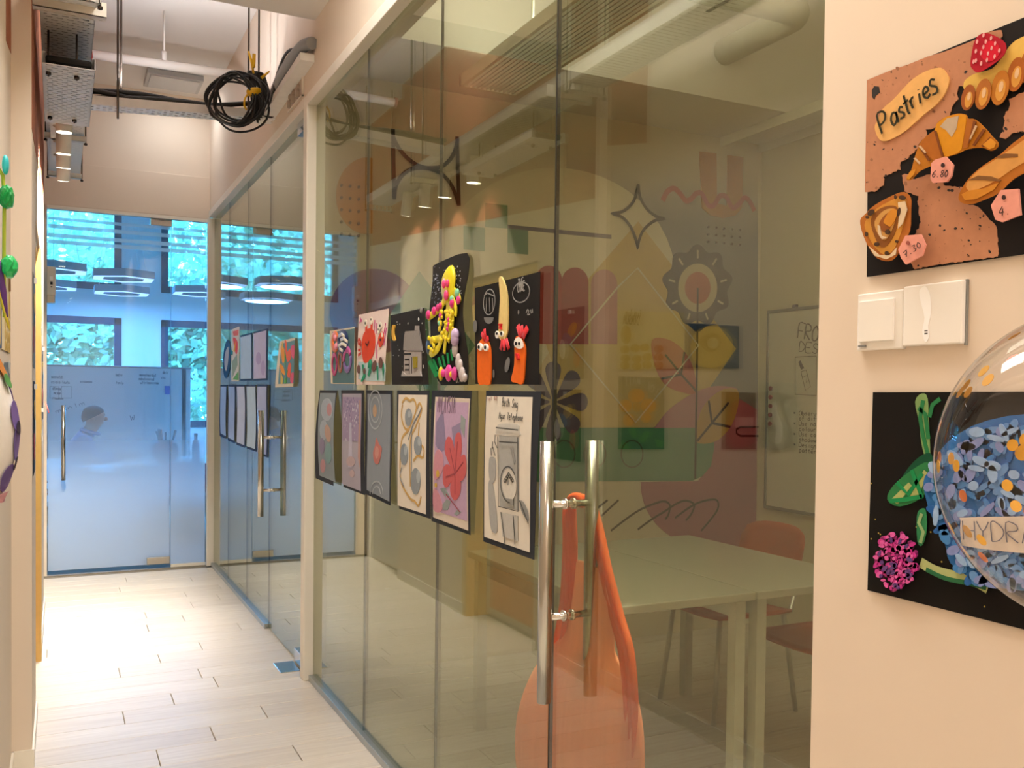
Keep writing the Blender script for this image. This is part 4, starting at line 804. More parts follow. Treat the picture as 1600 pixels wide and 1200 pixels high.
line(o, PG, 'pencil_line', '#55534f', [el(799, 757, 12.5, 28, -4, 28, 90, 330), [(782, 682), (783, 791), (813.5, 799), (813, 683)], [(784, 690), (813, 692)], [(778, 679), (777, 690), (781, 700)], [(771, 700), (772, 712)], [(774, 698), (778, 712)], [(787, 800), (794, 855)], [(806, 806), (809, 850)], [(779, 668), (814, 672)], [(816, 782), (830, 818)], [(786, 690), (790, 690)], [(796, 691), (804, 692)], [(774, 690), (773, 702)]]+[el(793+2*k, 741+3.2*abs(k-3), 1.4, 2.6, 0, 8)+[(794.4+2*k, 741+3.2*abs(k-3))] for k in range(7)], .0035)
ms = MB(); write(ms, PG, 'Beth Sng', (787, 634), (812, 638), .022, .0020, .005, slant=.25, adv=1.2); write(ms, PG, 'Agur Telephone', (782, 654), (820, 658), .018, .0018, .005, slant=.2, adv=1.2); stuff(part(ms, 'pencil_lettering', mat('#5a5854', .7), par(o)))
ms = MB(); write(ms, PG, 'tel 02', (764, 626), (780, 625), .010, .0018, .005); stuff(part(ms, 'corner_note', mat('#b08a80', .7), par(o)))
PG.w = None
# art on the far glass section
FG = 'pictures on the far glass section'
o = thing('round_picture', (1.075, 6.9, 1.5), 'narrow oval navy picture with pale centre on the far glass', 'artwork', FG); o['lay'] = 0.
shape(o, PG, 'navy_rim', '#1d3f66', el(355, 561, 5.8, 30, 3, 28)); shape(o, PG, 'pale_centre', '#b7b4b8', [curve([(352, 555), (355, 545), (358, 543), (357, 565), (354, 580), (351.5, 570)], 3, True)])
o = art('parrot_picture', PG, [(362, 515), (374.5, 510), (373.5, 596), (362, 596)], 'narrow picture of a red and yellow bird over green on the far glass', FG, '#dcd6cf')
shape(o, PG, 'green_hill', '#5f9a55', [(364, 593), (373, 580), (373, 594)]); shape(o, PG, 'grey_green', '#8a9d8c', [(363.5, 565), (371, 553), (372, 570), (364, 590)]); shape(o, PG, 'red_wing', '#c9302c', [curve([(365, 530), (368, 528), (372, 535), (371.5, 550), (369, 552)], 3, True)]); shape(o, PG, 'pink_crest', '#d66b5c', [(364.5, 518), (373.5, 515), (373, 524), (366, 525)]); shape(o, PG, 'yellow_belly', '#e0c02e', [(367, 542), (369, 533), (368, 550), (365.5, 549)]); shape(o, PG, 'teal_tail', '#1f7f8f', [(361.5, 546), (365, 549), (364.5, 555), (361.5, 553)])
for q, pc, lb in (([(376, 524), (394.5, 519.5), (395, 594.5), (376, 595)], '#a7c0dc', 'dark-framed pale blue sheet on the far glass, left of a pair'), ([(396.5, 518.5), (418.5, 513), (418, 594), (396.5, 595)], '#b7b2d4', 'dark-framed pale lilac sheet on the far glass, right of a pair')):
    o = art('framed_sheet', PG, q, lb, FG, '#1f3556', 'dark_mat'); i = [(q[0][0]+.7, q[0][1]+3), (q[1][0]-1.5, q[1][1]+3.2), (q[2][0]-1.5, q[2][1]-3), (q[3][0]+.7, q[3][1]-3)]
    part(sheet(MB(), PG, PG.P(i), 4, 4, LIFT+.002), 'sheet', mat(pc, .6, var=.1, scale=20), o)
    if 'lilac' in lb: o['lay'] = .002; shape(o, PG, 'faint_wash', '#a79bc8', [el(405, 560, 4, 10, 0, 12), el(412, 575, 3, 12, 0, 12)])
o = art('flower_picture', PG, [(439, 533.5), (463, 527.5), (461.5, 604), (433, 605.5)], 'white-edged picture of orange and pink flowers on the office door glass', FG, '#e8e2d6', warp=wv(.01, 9, 1, 1.4))
shape(o, PG, 'blue_ground', '#5f8a98', [(441, 537), (461.5, 531.5), (460.5, 599), (435.5, 600)]); shape(o, PG, 'orange_bloom', '#e59a2f', [curve([(440, 541), (445, 544), (446.5, 560), (443, 568), (440.5, 555)], 3, True), curve([(438, 568), (444, 574), (446, 586), (440, 580)], 3, True)]); shape(o, PG, 'coral_bloom', '#e2684a', [curve([(446, 532), (449, 535), (450, 550), (454, 545), (456, 558), (451, 566), (448, 556)], 3, True), curve([(452, 568), (456, 570), (454, 590), (450, 586)], 3, True)]); shape(o, PG, 'pink_bloom', '#d8607f', [curve([(456, 542), (461, 540), (460.5, 560), (457, 556)], 3, True), curve([(455.5, 585), (460, 582), (459, 598), (455, 597)], 3, True)])
shape(o, PG, 'green_leaf', '#4f9a4a', [[(446, 548), (448, 556), (447, 575), (446, 570)], [(446, 592), (449, 590), (449, 599), (445, 599)], [(449, 577), (451, 579), (449, 590)]]); shape(o, PG, 'yellow_stem', '#d9c06a', [[(440, 580), (444, 592), (443, 600), (440, 600)], [(442, 535), (443.5, 535), (444, 545), (442, 545)]]); PG.w = None
for k, (a, b, bt) in enumerate(((345, 355.5, 686), (357, 368.5, 693), (370, 384, 700), (385.5, 401, 706), (402.5, 418.5, 715))):
    o = art('framed_sheet', PG, [(a, 601), (b, 601), (b-.5, bt), (a, bt-5)], 'dark-framed pale drawing, lower row of the far glass, '+('first from the corner', 'second from the corner', 'third from the corner', 'fourth from the corner', 'fifth from the corner, behind the pull')[k], 'framed drawings in the lower row on the far glass', '#1d2f50', 'dark_mat', warp=wv(.008, 10, k, 1))
    part(sheet(MB(), PG, PG.P([(a+.7, 604), (b-1.3, 604), (b-1.6, bt-4.5), (a+.7, bt-9)]), 4, 8, LIFT+.002), 'sheet', mat(('#9db4d4', '#9fb3d6', '#c3cbe0', '#b9cfe2', '#a9b4da')[k], .6, var=.12, scale=15), o)
PG.w = None
# ------------------------------------------------------------------ right wall: collage, switches, painting, balloon
PW.w = lambda a, b: .006*(1+sin(14*(a-.7)+5*b))*.5
def Z5(*p): return [(1350+x/5.456, 30+y/5.456) for x, y in p]
def Z6(*p): return [(1350+x/5.456, 220+y/5.456) for x, y in p]
def Z2(*p): return [(1280+x/2.069, 420+y/2.069) for x, y in p]
LIFT = .003
tl, bl_ = PW.px(1357, 127), PW.px(1357, 433)
o = art('pastry_collage', PW, [tl, (.552, 1.838), (.552, 1.548), bl_], 'black paper collage of pastries with pink price tags, above the light switches', None, '#1c1715', n=14, m=10)
def speck(l): return l
KR = '#b98262'
krs = [Z5((45, 525), (110, 497), (250, 440), (400, 390), (560, 325), (700, 285), (870, 220), (1010, 165), (1060, 120), (1190, 95), (1200, 150), (1000, 470), (885, 565), (822, 585), (820, 680), (765, 760), (755, 850), (685, 890), (620, 935), (555, 940), (565, 1000), (500, 1040), (480, 1100), (400, 1180), (335, 1226), (330, 1281), (190, 1346), (185, 1416), (130, 1466), (28, 1476)),
       Z6((345, 300), (420, 272), (432, 330), (580, 287), (612, 322), (690, 312), (700, 380), (890, 400), (900, 540), (1000, 572), (1072, 652), (1150, 722), (1165, 990), (850, 1030), (640, 1062), (460, 1092), (440, 1080), (385, 960), (500, 700), (480, 480), (372, 432)),
       Z5((1350, 640), (1262, 690), (1260, 780), (1217, 820), (1210, 960), (1172, 1010), (1222, 1026), (1300, 980), (1420, 950), (1700, 850), (1700, 520))]
gj = random.Random(5)
def torn(L):
    out = []
    for i in range(len(L)):
        (x1, y1), (x2, y2) = L[i], L[(i+1) % len(L)]; n = max(1, int(math.hypot(x2-x1, y2-y1)/4))
        edge = min(y1, y2) < 130 and max(y1, y2) < 132 and abs(x2-x1) > 8 or abs(x1-x2) < 4 and x1 < 1358
        out += [(x1+(x2-x1)*k/n+(0 if edge else gj.uniform(-1.5, 1.5)), y1+(y2-y1)*k/n+(0 if edge else gj.uniform(-1.5, 1.5))) for k in range(n)]
    return out
krs = [torn(l) for l in krs]
shape(o, PW, 'terrazzo_paper', KR, krs)
g = random.Random(12); ms1, ms2 = MB(), MB()
def inside(p, poly):
    c = False; n = len(poly)
    for i in range(n):
        (x1, y1), (x2, y2) = poly[i], poly[i-1]
        if (y1 > p[1]) != (y2 > p[1]) and p[0] < (x2-x1)*(p[1]-y1)/(y2-y1)+x1: c = not c
    return c
for k in range(420):
    p = (g.uniform(1358, 1640), g.uniform(45, 430))
    if any(inside(p, q) for q in krs):
        r_ = g.choice((.5, .6, .8, 1.2, 1.5, 2.2)); a = g.uniform(0, 180)
        (ms1 if g.random() < .45 else ms2).prism(PW, PW.P(el(p[0], p[1], r_*g.uniform(.6, 1.2), r_*g.uniform(.8, 1.8), a, 7)), LIFT+.0017, .0004)
stuff(part(ms1, 'dark_flecks', mat('#3a3431', .7), o)); stuff(part(ms2, 'brown_flecks', mat('#9a6c50', .7), o))
shape(o, PW, 'dark_spot', '#35302e', Z5((90, 610), (110, 575), (150, 580), (158, 630), (120, 660), (110, 690), (92, 670)))
shape(o, PW, 'title_label', '#e0ae6a', curve(Z5((120, 930), (150, 860), (190, 770), (280, 690), (400, 560), (470, 500), (560, 450), (680, 420), (740, 480), (755, 540), (720, 640), (640, 740), (540, 820), (450, 900), (350, 980), (230, 1040), (160, 1030)), 3, True), .002)
ms = MB()
for ch, q0, q1, hh in (('P', (195, 985), (265, 930), .030), ('a', (275, 925), (345, 880), .027), ('s', (345, 868), (405, 825), .027), ('t', (395, 835), (455, 790), .029), ('r', (445, 780), (500, 735), .024), ('i', (500, 740), (545, 715), .024), ('e', (555, 700), (620, 650), .026), ('s', (620, 670), (695, 610), .036)):
    a, b = Z5(q0)[0], Z5(q1)[0]; write(ms, PW, ch, a, b, hh, .0030, LIFT+.006, adv=1.0)
stuff(part(ms, 'brush_lettering', mat('#33301f', .7), o))
o['lay'] = .002
shape(o, PW, 'custard', '#ddb65a', curve(Z5((880, 560), (900, 520), (980, 470), (1120, 430), (1210, 330), (1270, 240), (1350, 175), (1500, 120), (1700, 90), (1700, 420), (1500, 480), (1300, 560), (1000, 640), (890, 610)), 3, True))
for k, (cx_, cy_, rx, ry, hcol) in enumerate(((1450, 400, 85, 165, '#b06a28'), (1335, 480, 72, 150, '#a85f24'), (1205, 595, 74, 152, '#b87328'), (1065, 650, 66, 134, '#ab672a'), (944, 680, 56, 112, '#9a5524'))):
    shape(o, PW, 'crust_fold', hcol, Z5(*el(cx_, cy_, rx, ry, 12, 20))); shape(o, PW, 'crust_shine', '#cf9440', Z5(*el(cx_+6, cy_+20, rx*.55, ry*.62, 12, 16))); shape(o, PW, 'crust_glint', '#d9b58c', Z5(*el(cx_+12, cy_-8, rx*.25, ry*.32, 12, 12)))
shape(o, PW, 'strawberry', '#a91428', curve(Z5((1010, 195), (1070, 138), (1160, 150), (1268, 222), (1258, 320), (1150, 410), (1040, 470), (990, 442), (970, 400), (985, 290)), 3, True)); shape(o, PW, 'strawberry_glow', '#cc1730', Z5(*el(1140, 290, 80, 90, 30, 18)))
shape(o, PW, 'seed', '#e0a3a3', [Z5(*el(x, y, 9, 20, 10, 7)) for x, y in ((1030, 210), (1105, 210), (1185, 225), (1085, 255), (1155, 265), (1220, 285), (1020, 290), (1065, 305), (1125, 310), (1180, 335), (1020, 370), (1065, 395), (1000, 380), (1085, 155), (1150, 180), (1115, 365))])
shape(o, PW, 'croissant', '#b8741f', curve(Z5((430, 1376), (470, 1300), (500, 1190), (540, 1080), (600, 1010), (670, 960), (690, 900), (760, 850), (870, 820), (940, 830), (958, 862), (1020, 870), (1110, 950), (1160, 1010), (1215, 1070), (1200, 1115), (1150, 1135), (1080, 1110), (960, 1120), (870, 1160), (760, 1195), (690, 1240), (600, 1280), (540, 1310), (470, 1380)), 3, True))
shape(o, PW, 'croissant_middle', '#cf8d1b', Z5((672, 965), (692, 905), (760, 852), (870, 822), (942, 832), (940, 900), (905, 1120), (870, 1155), (760, 1192), (715, 1060))); shape(o, PW, 'croissant_glint', '#b9a58c', Z5((720, 930), (780, 860), (880, 840), (860, 950), (820, 1020), (770, 960)))
shape(o, PW, 'croissant_segment', '#a8621f', [Z5((958, 866), (1020, 872), (1000, 960), (960, 1110), (915, 1115)), Z5((545, 1090), (600, 1015), (668, 965), (700, 1060), (745, 1190), (690, 1235), (620, 1180))]); shape(o, PW, 'croissant_edge', '#7a431c', [Z5((1010, 880), (1035, 890), (985, 1040), (960, 1090)), Z5((1090, 950), (1115, 960), (1020, 1095), (1000, 1090)), Z5((1150, 1020), (1165, 1030), (1090, 1105), (1075, 1095)), Z5((672, 970), (690, 965), (755, 1185), (738, 1190)), Z5((540, 1100), (555, 1090), (640, 1215), (625, 1225))])
shape(o, PW, 'croissant_tip', '#cf8d2a', [Z5((436, 1370), (470, 1310), (520, 1290), (500, 1340), (465, 1376)), Z5((1090, 1085), (1160, 1030), (1205, 1070), (1190, 1110), (1150, 1125))]); shape(o, PW, 'croissant_glint', '#c9aa86', [Z5((545, 1100), (560, 1090), (610, 1150), (600, 1160)), Z5((500, 1200), (520, 1195), (560, 1240), (550, 1250)), Z5((1030, 920), (1045, 930), (990, 1040), (980, 1035))])
shape(o, PW, 'baguette', '#b06a24', curve(Z6((888, 490), (930, 400), (1000, 310), (1110, 220), (1250, 130), (1364, 30), (1550, -90), (1720, -140), (1740, 60), (1560, 230), (1364, 340), (1240, 455), (1100, 520), (1000, 553), (915, 540)), 3, True)); shape(o, PW, 'baguette_crumb', '#cf9650', curve(Z6((960, 380), (1060, 270), (1200, 180), (1350, 80), (1550, -40), (1560, 120), (1350, 260), (1200, 360), (1050, 430), (980, 440)), 3, True)); shape(o, PW, 'baguette_score', '#80572f', [Z6((975, 350), (1060, 312), (1170, 318), (1260, 350), (1240, 362), (1100, 350)), Z6((1200, 160), (1290, 125), (1400, 130), (1400, 155), (1260, 165))]); shape(o, PW, 'baguette_glow', '#c9852c', Z6((920, 470), (980, 440), (1120, 420), (1240, 370), (1200, 430), (1050, 510), (950, 520)))
shape(o, PW, 'danish', '#b0692a', curve(Z6((55, 690), (100, 635), (180, 560), (330, 480), (430, 450), (488, 500), (490, 600), (480, 780), (420, 880), (370, 990), (300, 1035), (200, 1010), (130, 920), (75, 800)), 3, True)); shape(o, PW, 'danish_icing', '#c98d3a', curve(Z6((100, 700), (200, 590), (350, 510), (430, 490), (460, 560), (430, 720), (350, 930), (260, 980), (170, 900), (110, 790)), 3, True)); shape(o, PW, 'danish_fold', '#8a5526', curve(Z6((150, 680), (230, 590), (340, 565), (385, 610), (370, 760), (310, 880), (240, 920), (180, 820)), 3, True)); shape(o, PW, 'danish_swirl', '#c99752', curve(Z6((185, 700), (260, 610), (350, 590), (370, 650), (330, 780), (270, 860), (210, 800)), 3, True)); shape(o, PW, 'danish_core', '#8f5426', curve(Z6((225, 720), (280, 640), (340, 620), (350, 680), (310, 770), (260, 790)), 3, True)); shape(o, PW, 'danish_heart', '#c9852b', curve(Z6((265, 700), (320, 610), (375, 600), (375, 660), (330, 740), (290, 730)), 3, True)); shape(o, PW, 'danish_cream', '#d9c2a0', [Z6((390, 540), (450, 530), (470, 600), (430, 720), (390, 760), (400, 640)), Z6((140, 910), (230, 985), (320, 985), (380, 920), (370, 980), (290, 1020), (190, 990)), Z6((215, 730), (235, 740), (250, 820), (300, 840), (250, 850), (220, 800))])
shape(o, PW, 'raisin', '#4a3426', [Z6(*el(x, y, a, b, r_, 9)) for x, y, a, b, r_ in ((160, 625, 35, 22, -40), (128, 665, 16, 12, 0), (400, 620, 14, 38, 10), (428, 500, 30, 20, 10), (368, 495, 10, 18, 0), (120, 808, 14, 20, 0), (208, 893, 22, 18, 0), (295, 970, 18, 18, 0), (303, 790, 23, 22, 0), (380, 870, 14, 12, 0))])
PINK = '#e39c8c'
shape(o, PW, 'price_tag', PINK, [Z6((690, 212), (722, 182), (812, 156), (876, 226), (860, 320), (822, 370), (702, 378), (682, 342))], .003); shape(o, PW, 'price_tag', PINK, [Z6((408, 940), (470, 822), (600, 812), (640, 900), (612, 990), (472, 1066), (432, 1012))], .003); shape(o, PW, 'price_tag', PINK, [Z6((1205, 570), (1290, 440), (1440, 430), (1460, 650), (1300, 711), (1242, 690))], .003)
o['lay'] += .003
shape(o, PW, 'tag_hole', '#3c2a28', [Z6(*el(798, 231, 16, 19, 0, 14)), Z6(*el(1320, 503, 16, 20, 0, 14))]); shape(o, PW, 'tag_hole', '#a0584c', [Z6(*el(500, 885, 15, 17, 0, 14))])
ms = MB(); q = o['lay']
for tx, a, b, hh in (('6.80', (706, 332), (846, 330), .0085), ('7.30', (476, 1012), (622, 915), .0085), ('4.', (1282, 662), (1390, 640), .011)): write(ms, PW, tx, Z6(a)[0], Z6(b)[0], hh, .0009, LIFT+.001+q, adv=1.15)
stuff(part(ms, 'pen_price', mat('#3a2a28', .7), o))
# switches
PW.w = None
for k, (y0, y1, lb, nm) in enumerate(((.895, .976, 'white single rocker light switch, left of the pair beside the glass', 'light_switch'), (.802, .8935, 'white blank switch plate with a glossy smear, right of the pair', 'wall_plate'))):
    s = thing(nm, (1.045, (y0+y1)/2, 1.441), lb, 'switch')
    dz = .0 if k == 0 else .003
    part(MB().bbox(1.0415-.002*k, y0, 1.440+dz, 1.0498, y1, 1.522+dz, .002), 'frame', WHITE, s)
    if k == 0:
        part(MB().bbox(1.038, y0+.014, 1.452, 1.042, y1-.006, 1.511, .0012), 'rocker', WHITE, s); part(MB().box(1.0378, y1-.018, 1.4455, 1.0412, y1-.006, 1.4475), 'maker_mark', mat('#777777'), s)
    else:
        PS = Plane('x', 1.0395, -1); part(MB().prism(PS, curve([(.867, 1.516), (.858, 1.522), (.850, 1.508), (.848, 1.486), (.852, 1.468), (.850, 1.455), (.856, 1.447), (.861, 1.462), (.858, 1.480), (.864, 1.500)], 3, True), .0002, .0004), 'glossy_smear', mat('#ffffff', .05, var=.0), s)
        ms = MB(); ms.box(1.0388, .8525, 1.4615, 1.0392, .8575, 1.463).box(1.0388, .8525, 1.4575, 1.0392, .8575, 1.4595); stuff(part(ms, 'printed_mark', mat('#555555'), s))
        part(MB().bbox(1.046, y0-.002, 1.438+dz, 1.0499, y0+.001, 1.523+dz, .0006), 'edge_gap', mat('#8a8a86'), s)
# hydrangea painting
PW.w = lambda a, b: .007*(1+sin(11*(a-.6)-4*b))*.5
o = art('hydrangea_painting', PW, [PW.px(1367, 613), (.53, 1.382), (.53, 1.093), PW.px(1357, 922)], 'black painting of blue hydrangea and a magenta flower, below the switches', None, '#15120f', n=14, m=10)
shape(o, PW, 'upper_leaf', '#7d9d62', curve(Z2((318, 430), (340, 403), (358, 420), (362, 500), (366, 610), (352, 612), (338, 560), (332, 500)), 3, True)); line(o, PW, 'leaf_stroke', '#2c7a48', [Z2((345, 425), (335, 480), (345, 540), (360, 600)), Z2((330, 450), (352, 470), (362, 550)), Z2((400, 420), (375, 440), (365, 480))], .006)
shape(o, PW, 'dark_leaf', '#174f35', curve(Z2((300, 640), (345, 600), (372, 600), (372, 640), (330, 690), (260, 710)), 3, True)); shape(o, PW, 'broad_leaf', '#2f7a48', curve(Z2((230, 745), (250, 700), (310, 650), (365, 625), (372, 690), (340, 740), (270, 768)), 3, True)); shape(o, PW, 'leaf_light', '#a9b370', [Z2((240, 748), (300, 690), (310, 700), (265, 760)), Z2((300, 735), (350, 650), (362, 660), (330, 738))]); line(o, PW, 'leaf_stroke', '#1f8a50', [Z2((262, 690), (300, 730), (345, 660)), Z2((240, 750), (290, 745), (345, 735)), Z2((310, 650), (330, 700), (345, 740))], .006)
shape(o, PW, 'small_leaf', '#2f8052', curve(Z2((328, 800), (340, 776), (357, 780), (360, 840), (346, 892), (330, 880)), 3, True)); line(o, PW, 'leaf_stroke', '#8fae7a', [Z2((345, 790), (335, 820), (350, 850), (340, 885))], .005)
line(o, PW, 'stem', '#a9b37a', [curve(Z2((342, 948), (390, 975), (450, 992), (520, 1010), (560, 1032)), 4)], .014); line(o, PW, 'stem_shade', '#2f6b45', [curve(Z2((360, 970), (420, 998), (500, 1015), (555, 1030)), 4)], .006)
shape(o, PW, 'blue_mass', '#2f6bab', curve(Z2((352, 690), (380, 640), (430, 560), (560, 490), (760, 480), (900, 640), (900, 900), (760, 1030), (600, 1030), (520, 1005), (440, 950), (420, 880), (375, 790)), 3, True))
for hcol, nn, sd in (('#1f5fa8', 120, 1), ('#3f7fc0', 140, 2), ('#5f8fc8', 120, 3), ('#7d8cc4', 80, 4), ('#8fb0d8', 50, 5)):
    g = random.Random(sd); ms = MB(); q = LIFT+.0015+o['lay']+sd*.0006
    for k in range(nn):
        a = g.uniform(0, 2*pi); r_ = math.sqrt(g.random()); x, y = 640+r_*290*cos(a), 770+r_*265*sin(a)
        if x < 350+abs(y-700)*.45: continue
        p = Z2((x, y))[0]; ms.prism(PW, PW.P(curve(el(p[0], p[1], g.uniform(4, 8), g.uniform(8, 17), g.uniform(0, 180), 6), 2, True)), q, .0012)
    stuff(part(ms, 'blue_floret', mat(hcol, .45, var=.2, scale=120), o))
for hcol, nn, sd in (('#8a1f6a', 60, 11), ('#c02f8c', 70, 12), ('#d85aa8', 45, 13), ('#5f3a7a', 18, 14)):
    g = random.Random(sd); ms = MB(); q = LIFT+.0015+o['lay']+(sd-10)*.0007
    for k in range(nn):
        a = g.uniform(0, 2*pi); r_ = math.sqrt(g.random()); p = Z2((268+r_*68*cos(a), 942+r_*92*sin(a)))[0]
        ms.prism(PW, PW.P(curve(el(p[0], p[1], g.uniform(2, 4.5), g.uniform(2.5, 6), g.uniform(0, 180), 6), 2, True)), q, .0014)
    stuff(part(ms, 'magenta_floret', mat(hcol, .45, var=.2, scale=120), o))
ms = MB(); g = random.Random(30)
for k in range(46):
    a, b = g.uniform(.55, .95), g.uniform(1.1, 1.25); ms.prism(PW, [(a+.0012*cos(t), b+.0012*sin(t)) for t in (0, 1.2, 2.4, 3.6, 4.8)], LIFT+.0016, .0003)
stuff(part(ms, 'gold_splatter', mat('#b9a23f', .6), o))
o['lay'] += .005
shape(o, PW, 'paper_label', '#d8cbbb', curve([(1513, 812), (1518, 808), (1600, 806), (1680, 806), (1740, 815), (1748, 850), (1690, 866), (1600, 862), (1525, 853), (1514, 845)], 3, True), .001)
ms = MB(); write(ms, PW, 'HYDRANGEA', (1519, 842), (1745, 856), .024, .0012, LIFT+.003+o['lay'], adv=1.2); stuff(part(ms, 'pencil_lettering', mat('#6b6a78', .7), o))
PW.w = None
# two gallery spots added out of view on the long tray, brightening this wall
for k, y in enumerate((.55, 1.0)):
    so_ = thing('spotlight', (.027, y, 2.58), ('white spotlight added out of view for the pastry wall, nearer the camera', 'white spotlight added out of view for the pastry wall, further along')[k], 'spotlight', 'added gallery spotlights near the camera')
    t_ = Vector((.04, y, 2.745)); aim = (Vector((1.05, y-.05, 1.35))-t_).normalized(); b_ = t_+aim*.15
    part(MB().tube([t_, b_], .036, 24), 'housing', WHITE, so_); part(MB().tube([b_, b_+aim*.0015], .033, 24), 'lamp_face', mat('#fff0d8', .5, emit=14), so_)
    part(MB().tube([t_, (t_.x, y, 2.775)], .008, 8), 'bracket', WHITE, so_)
    l = bpy.data.lights.new('spot_beam', 'SPOT'); l.energy = 4.5; l.color = (1, .80, .62); l.spot_size = radians(100); l.spot_blend = .9; l.shadow_soft_size = .03
    q_ = bpy.data.objects.new('spot_beam', l); COL.objects.link(q_); q_.location = b_+aim*.006; q_.rotation_euler = aim.to_track_quat('-Z', 'Y').to_euler()
# clear balloon with gold confetti
def film_mat():
    m, nt, out = nodes('clear_film')
    lw = nt.nodes.new('ShaderNodeLayerWeight'); lw.inputs[0].default_value = .5
    fr = mth(nt, 'ADD', mth(nt, 'MULTIPLY', mth(nt, 'POWER', lw.outputs['Facing'], 4.0), .75), .035, True)
    tr = nt.nodes.new('ShaderNodeBsdfTransparent'); tr.inputs[0].default_value = (.97, .97, .98, 1)
    gl = nt.nodes.new('ShaderNodeBsdfGlossy'); gl.inputs['Roughness'].default_value = .03
    mx = nt.nodes.new('ShaderNodeMixShader'); nt.links.new(fr, mx.inputs[0]); nt.links.new(tr.outputs[0], mx.inputs[1]); nt.links.new(gl.outputs[0], mx.inputs[2]); nt.links.new(mx.outputs[0], out.inputs[0]); return m
BC, BR = Vector((.875, .515, 1.310)), .150
bl = thing('balloon', (BC.x, BC.y, BC.z-BR-.03), 'clear bubble balloon speckled with gold confetti in front of the hydrangea painting', 'balloon')
part(MB().ell(BC, BR, BR, BR*1.02, 64, 40), 'clear_skin', film_mat(), bl)
part(MB().lathe([(.012, -.022), (.006, -.012), (.016, 0), (.02, .006)], (BC.x, BC.y, BC.z-BR*1.02-.002), 14), 'knot', mat('#e4ddd4', .3), bl)
GOLD = mat('#dba01f', .35, .1, var=.2, spec=.8); COPPER = mat('#b5622c', .35, .1, var=.2, spec=.8)
cf = MB(); cf.cur = 0; g = random.Random(17)
for k in range(72):
    z = g.uniform(-1, 1); a = g.uniform(0, 2*pi); s_ = math.sqrt(1-z*z); d = Vector((s_*cos(a), s_*sin(a), z)); c = BC+d*(BR-.0015); u_ = d.orthogonal().normalized(); v_ = d.cross(u_)
    cf.cur = 0 if g.random() < .68 else 1; r_ = .0066
    cf.add([c+(u_*cos(t)+v_*sin(t))*r_ for t in [2*pi*i/14 for i in range(14)]]+[c-d*.0004+(u_*cos(t)+v_*sin(t))*r_ for t in [2*pi*i/14 for i in range(14)]], [tuple(range(14)), tuple(range(27, 13, -1))]+[(i, (i+1) % 14, 14+(i+1) % 14, 14+i) for i in range(14)])
cfo = part(cf, 'confetti', [GOLD, COPPER], bl); cfo['kind'] = 'stuff'
# ------------------------------------------------------------------ sheer orange bag on the inner pull
def sheer(name, c, tcol, f):
    m, nt, out = nodes(name)
    tr = nt.nodes.new('ShaderNodeBsdfTransparent'); tr.inputs[0].default_value = (*tcol, 1)
    tl = nt.nodes.new('ShaderNodeBsdfTranslucent'); tl.inputs[0].default_value = (*c, 1); df = nt.nodes.new('ShaderNodeBsdfDiffuse'); df.inputs[0].default_value = (*c, 1)
    tc = nt.nodes.new('ShaderNodeTexCoord'); mp = nt.nodes.new('ShaderNodeMapping'); mp.inputs['Scale'].default_value = (26, 26, 1.2); nz = nt.nodes.new('ShaderNodeTexNoise'); nz.inputs['Scale'].default_value = 3
    nt.links.new(tc.outputs['Object'], mp.inputs[0]); nt.links.new(mp.outputs[0], nz.inputs[0])
    a = nt.nodes.new('ShaderNodeMixShader'); a.inputs[0].default_value = .5; nt.links.new(tl.outputs[0], a.inputs[1]); nt.links.new(df.outputs[0], a.inputs[2])
    fac = mth(nt, 'ADD', f-.12, mth(nt, 'MULTIPLY', nz.outputs['Fac'], .24), True)
    b = nt.nodes.new('ShaderNodeMixShader'); nt.links.new(fac, b.inputs[0]); nt.links.new(tr.outputs[0], b.inputs[1]); nt.links.new(a.outputs[0], b.inputs[2]); nt.links.new(b.outputs[0], out.inputs[0]); return m
bag = thing('drawstring_bag', (1.17, 1.9, .30), 'sheer orange organza bag hanging from the inner door pull', 'bag')
PX = Plane('x', 1.150, -1)
prof = [(1000, 884, 958, .020), (1035, 862, 985, .030), (1080, 838, 998, .040), (1140, 820, 1003, .046), (1200, 812, 1000, .048), (1280, 815, 992, .045), (1330, 835, 975, .028)]
prof = [(880, 888, 945, .008), (940, 882, 962, .014)]+prof
ms = MB(); ms.smooth = True; N = 40; rows = []
for v, L, R_, dx in prof:
    a0, z0 = PX.px(L, v); a1, z1 = PX.px(R_, v); rows.append(((a0+a1)/2, abs(a0-a1)/2, (z0+z1)/2, dx))
vs = []; fs = []
rows2 = curve([(r[0], r[1]) for r in rows], 4), curve([(r[2], r[3]) for r in rows], 4)
for (yc, hw), (zc, dx) in zip(*rows2):
    for k in range(N):
        t = 2*pi*k/N; q = 1+.05*sin(5*t+zc*8); vs.append((PX.c+dx*sin(t)*q, yc+hw*cos(t)*q, zc))
nr = len(rows2[0])
for i in range(nr-1):
    for k in range(N): k2 = (k+1) % N; fs.append((i*N+k, i*N+k2, (i+1)*N+k2, (i+1)*N+k))
ms.add(vs, fs); ms.smooth = False; ms.f.append(tuple((nr-1)*N+k for k in range(N))); ms.mi.append(0); ms.sm.append(False)
OC = (1.0, .46, .24)
part(ms, 'pouch', sheer('organza', OC, (1, .66, .44), .90), bag)
TW = lambda L: [Vector(PX.at(*PX.px(u, v), off)) for u, v, off in L]
st = MB()
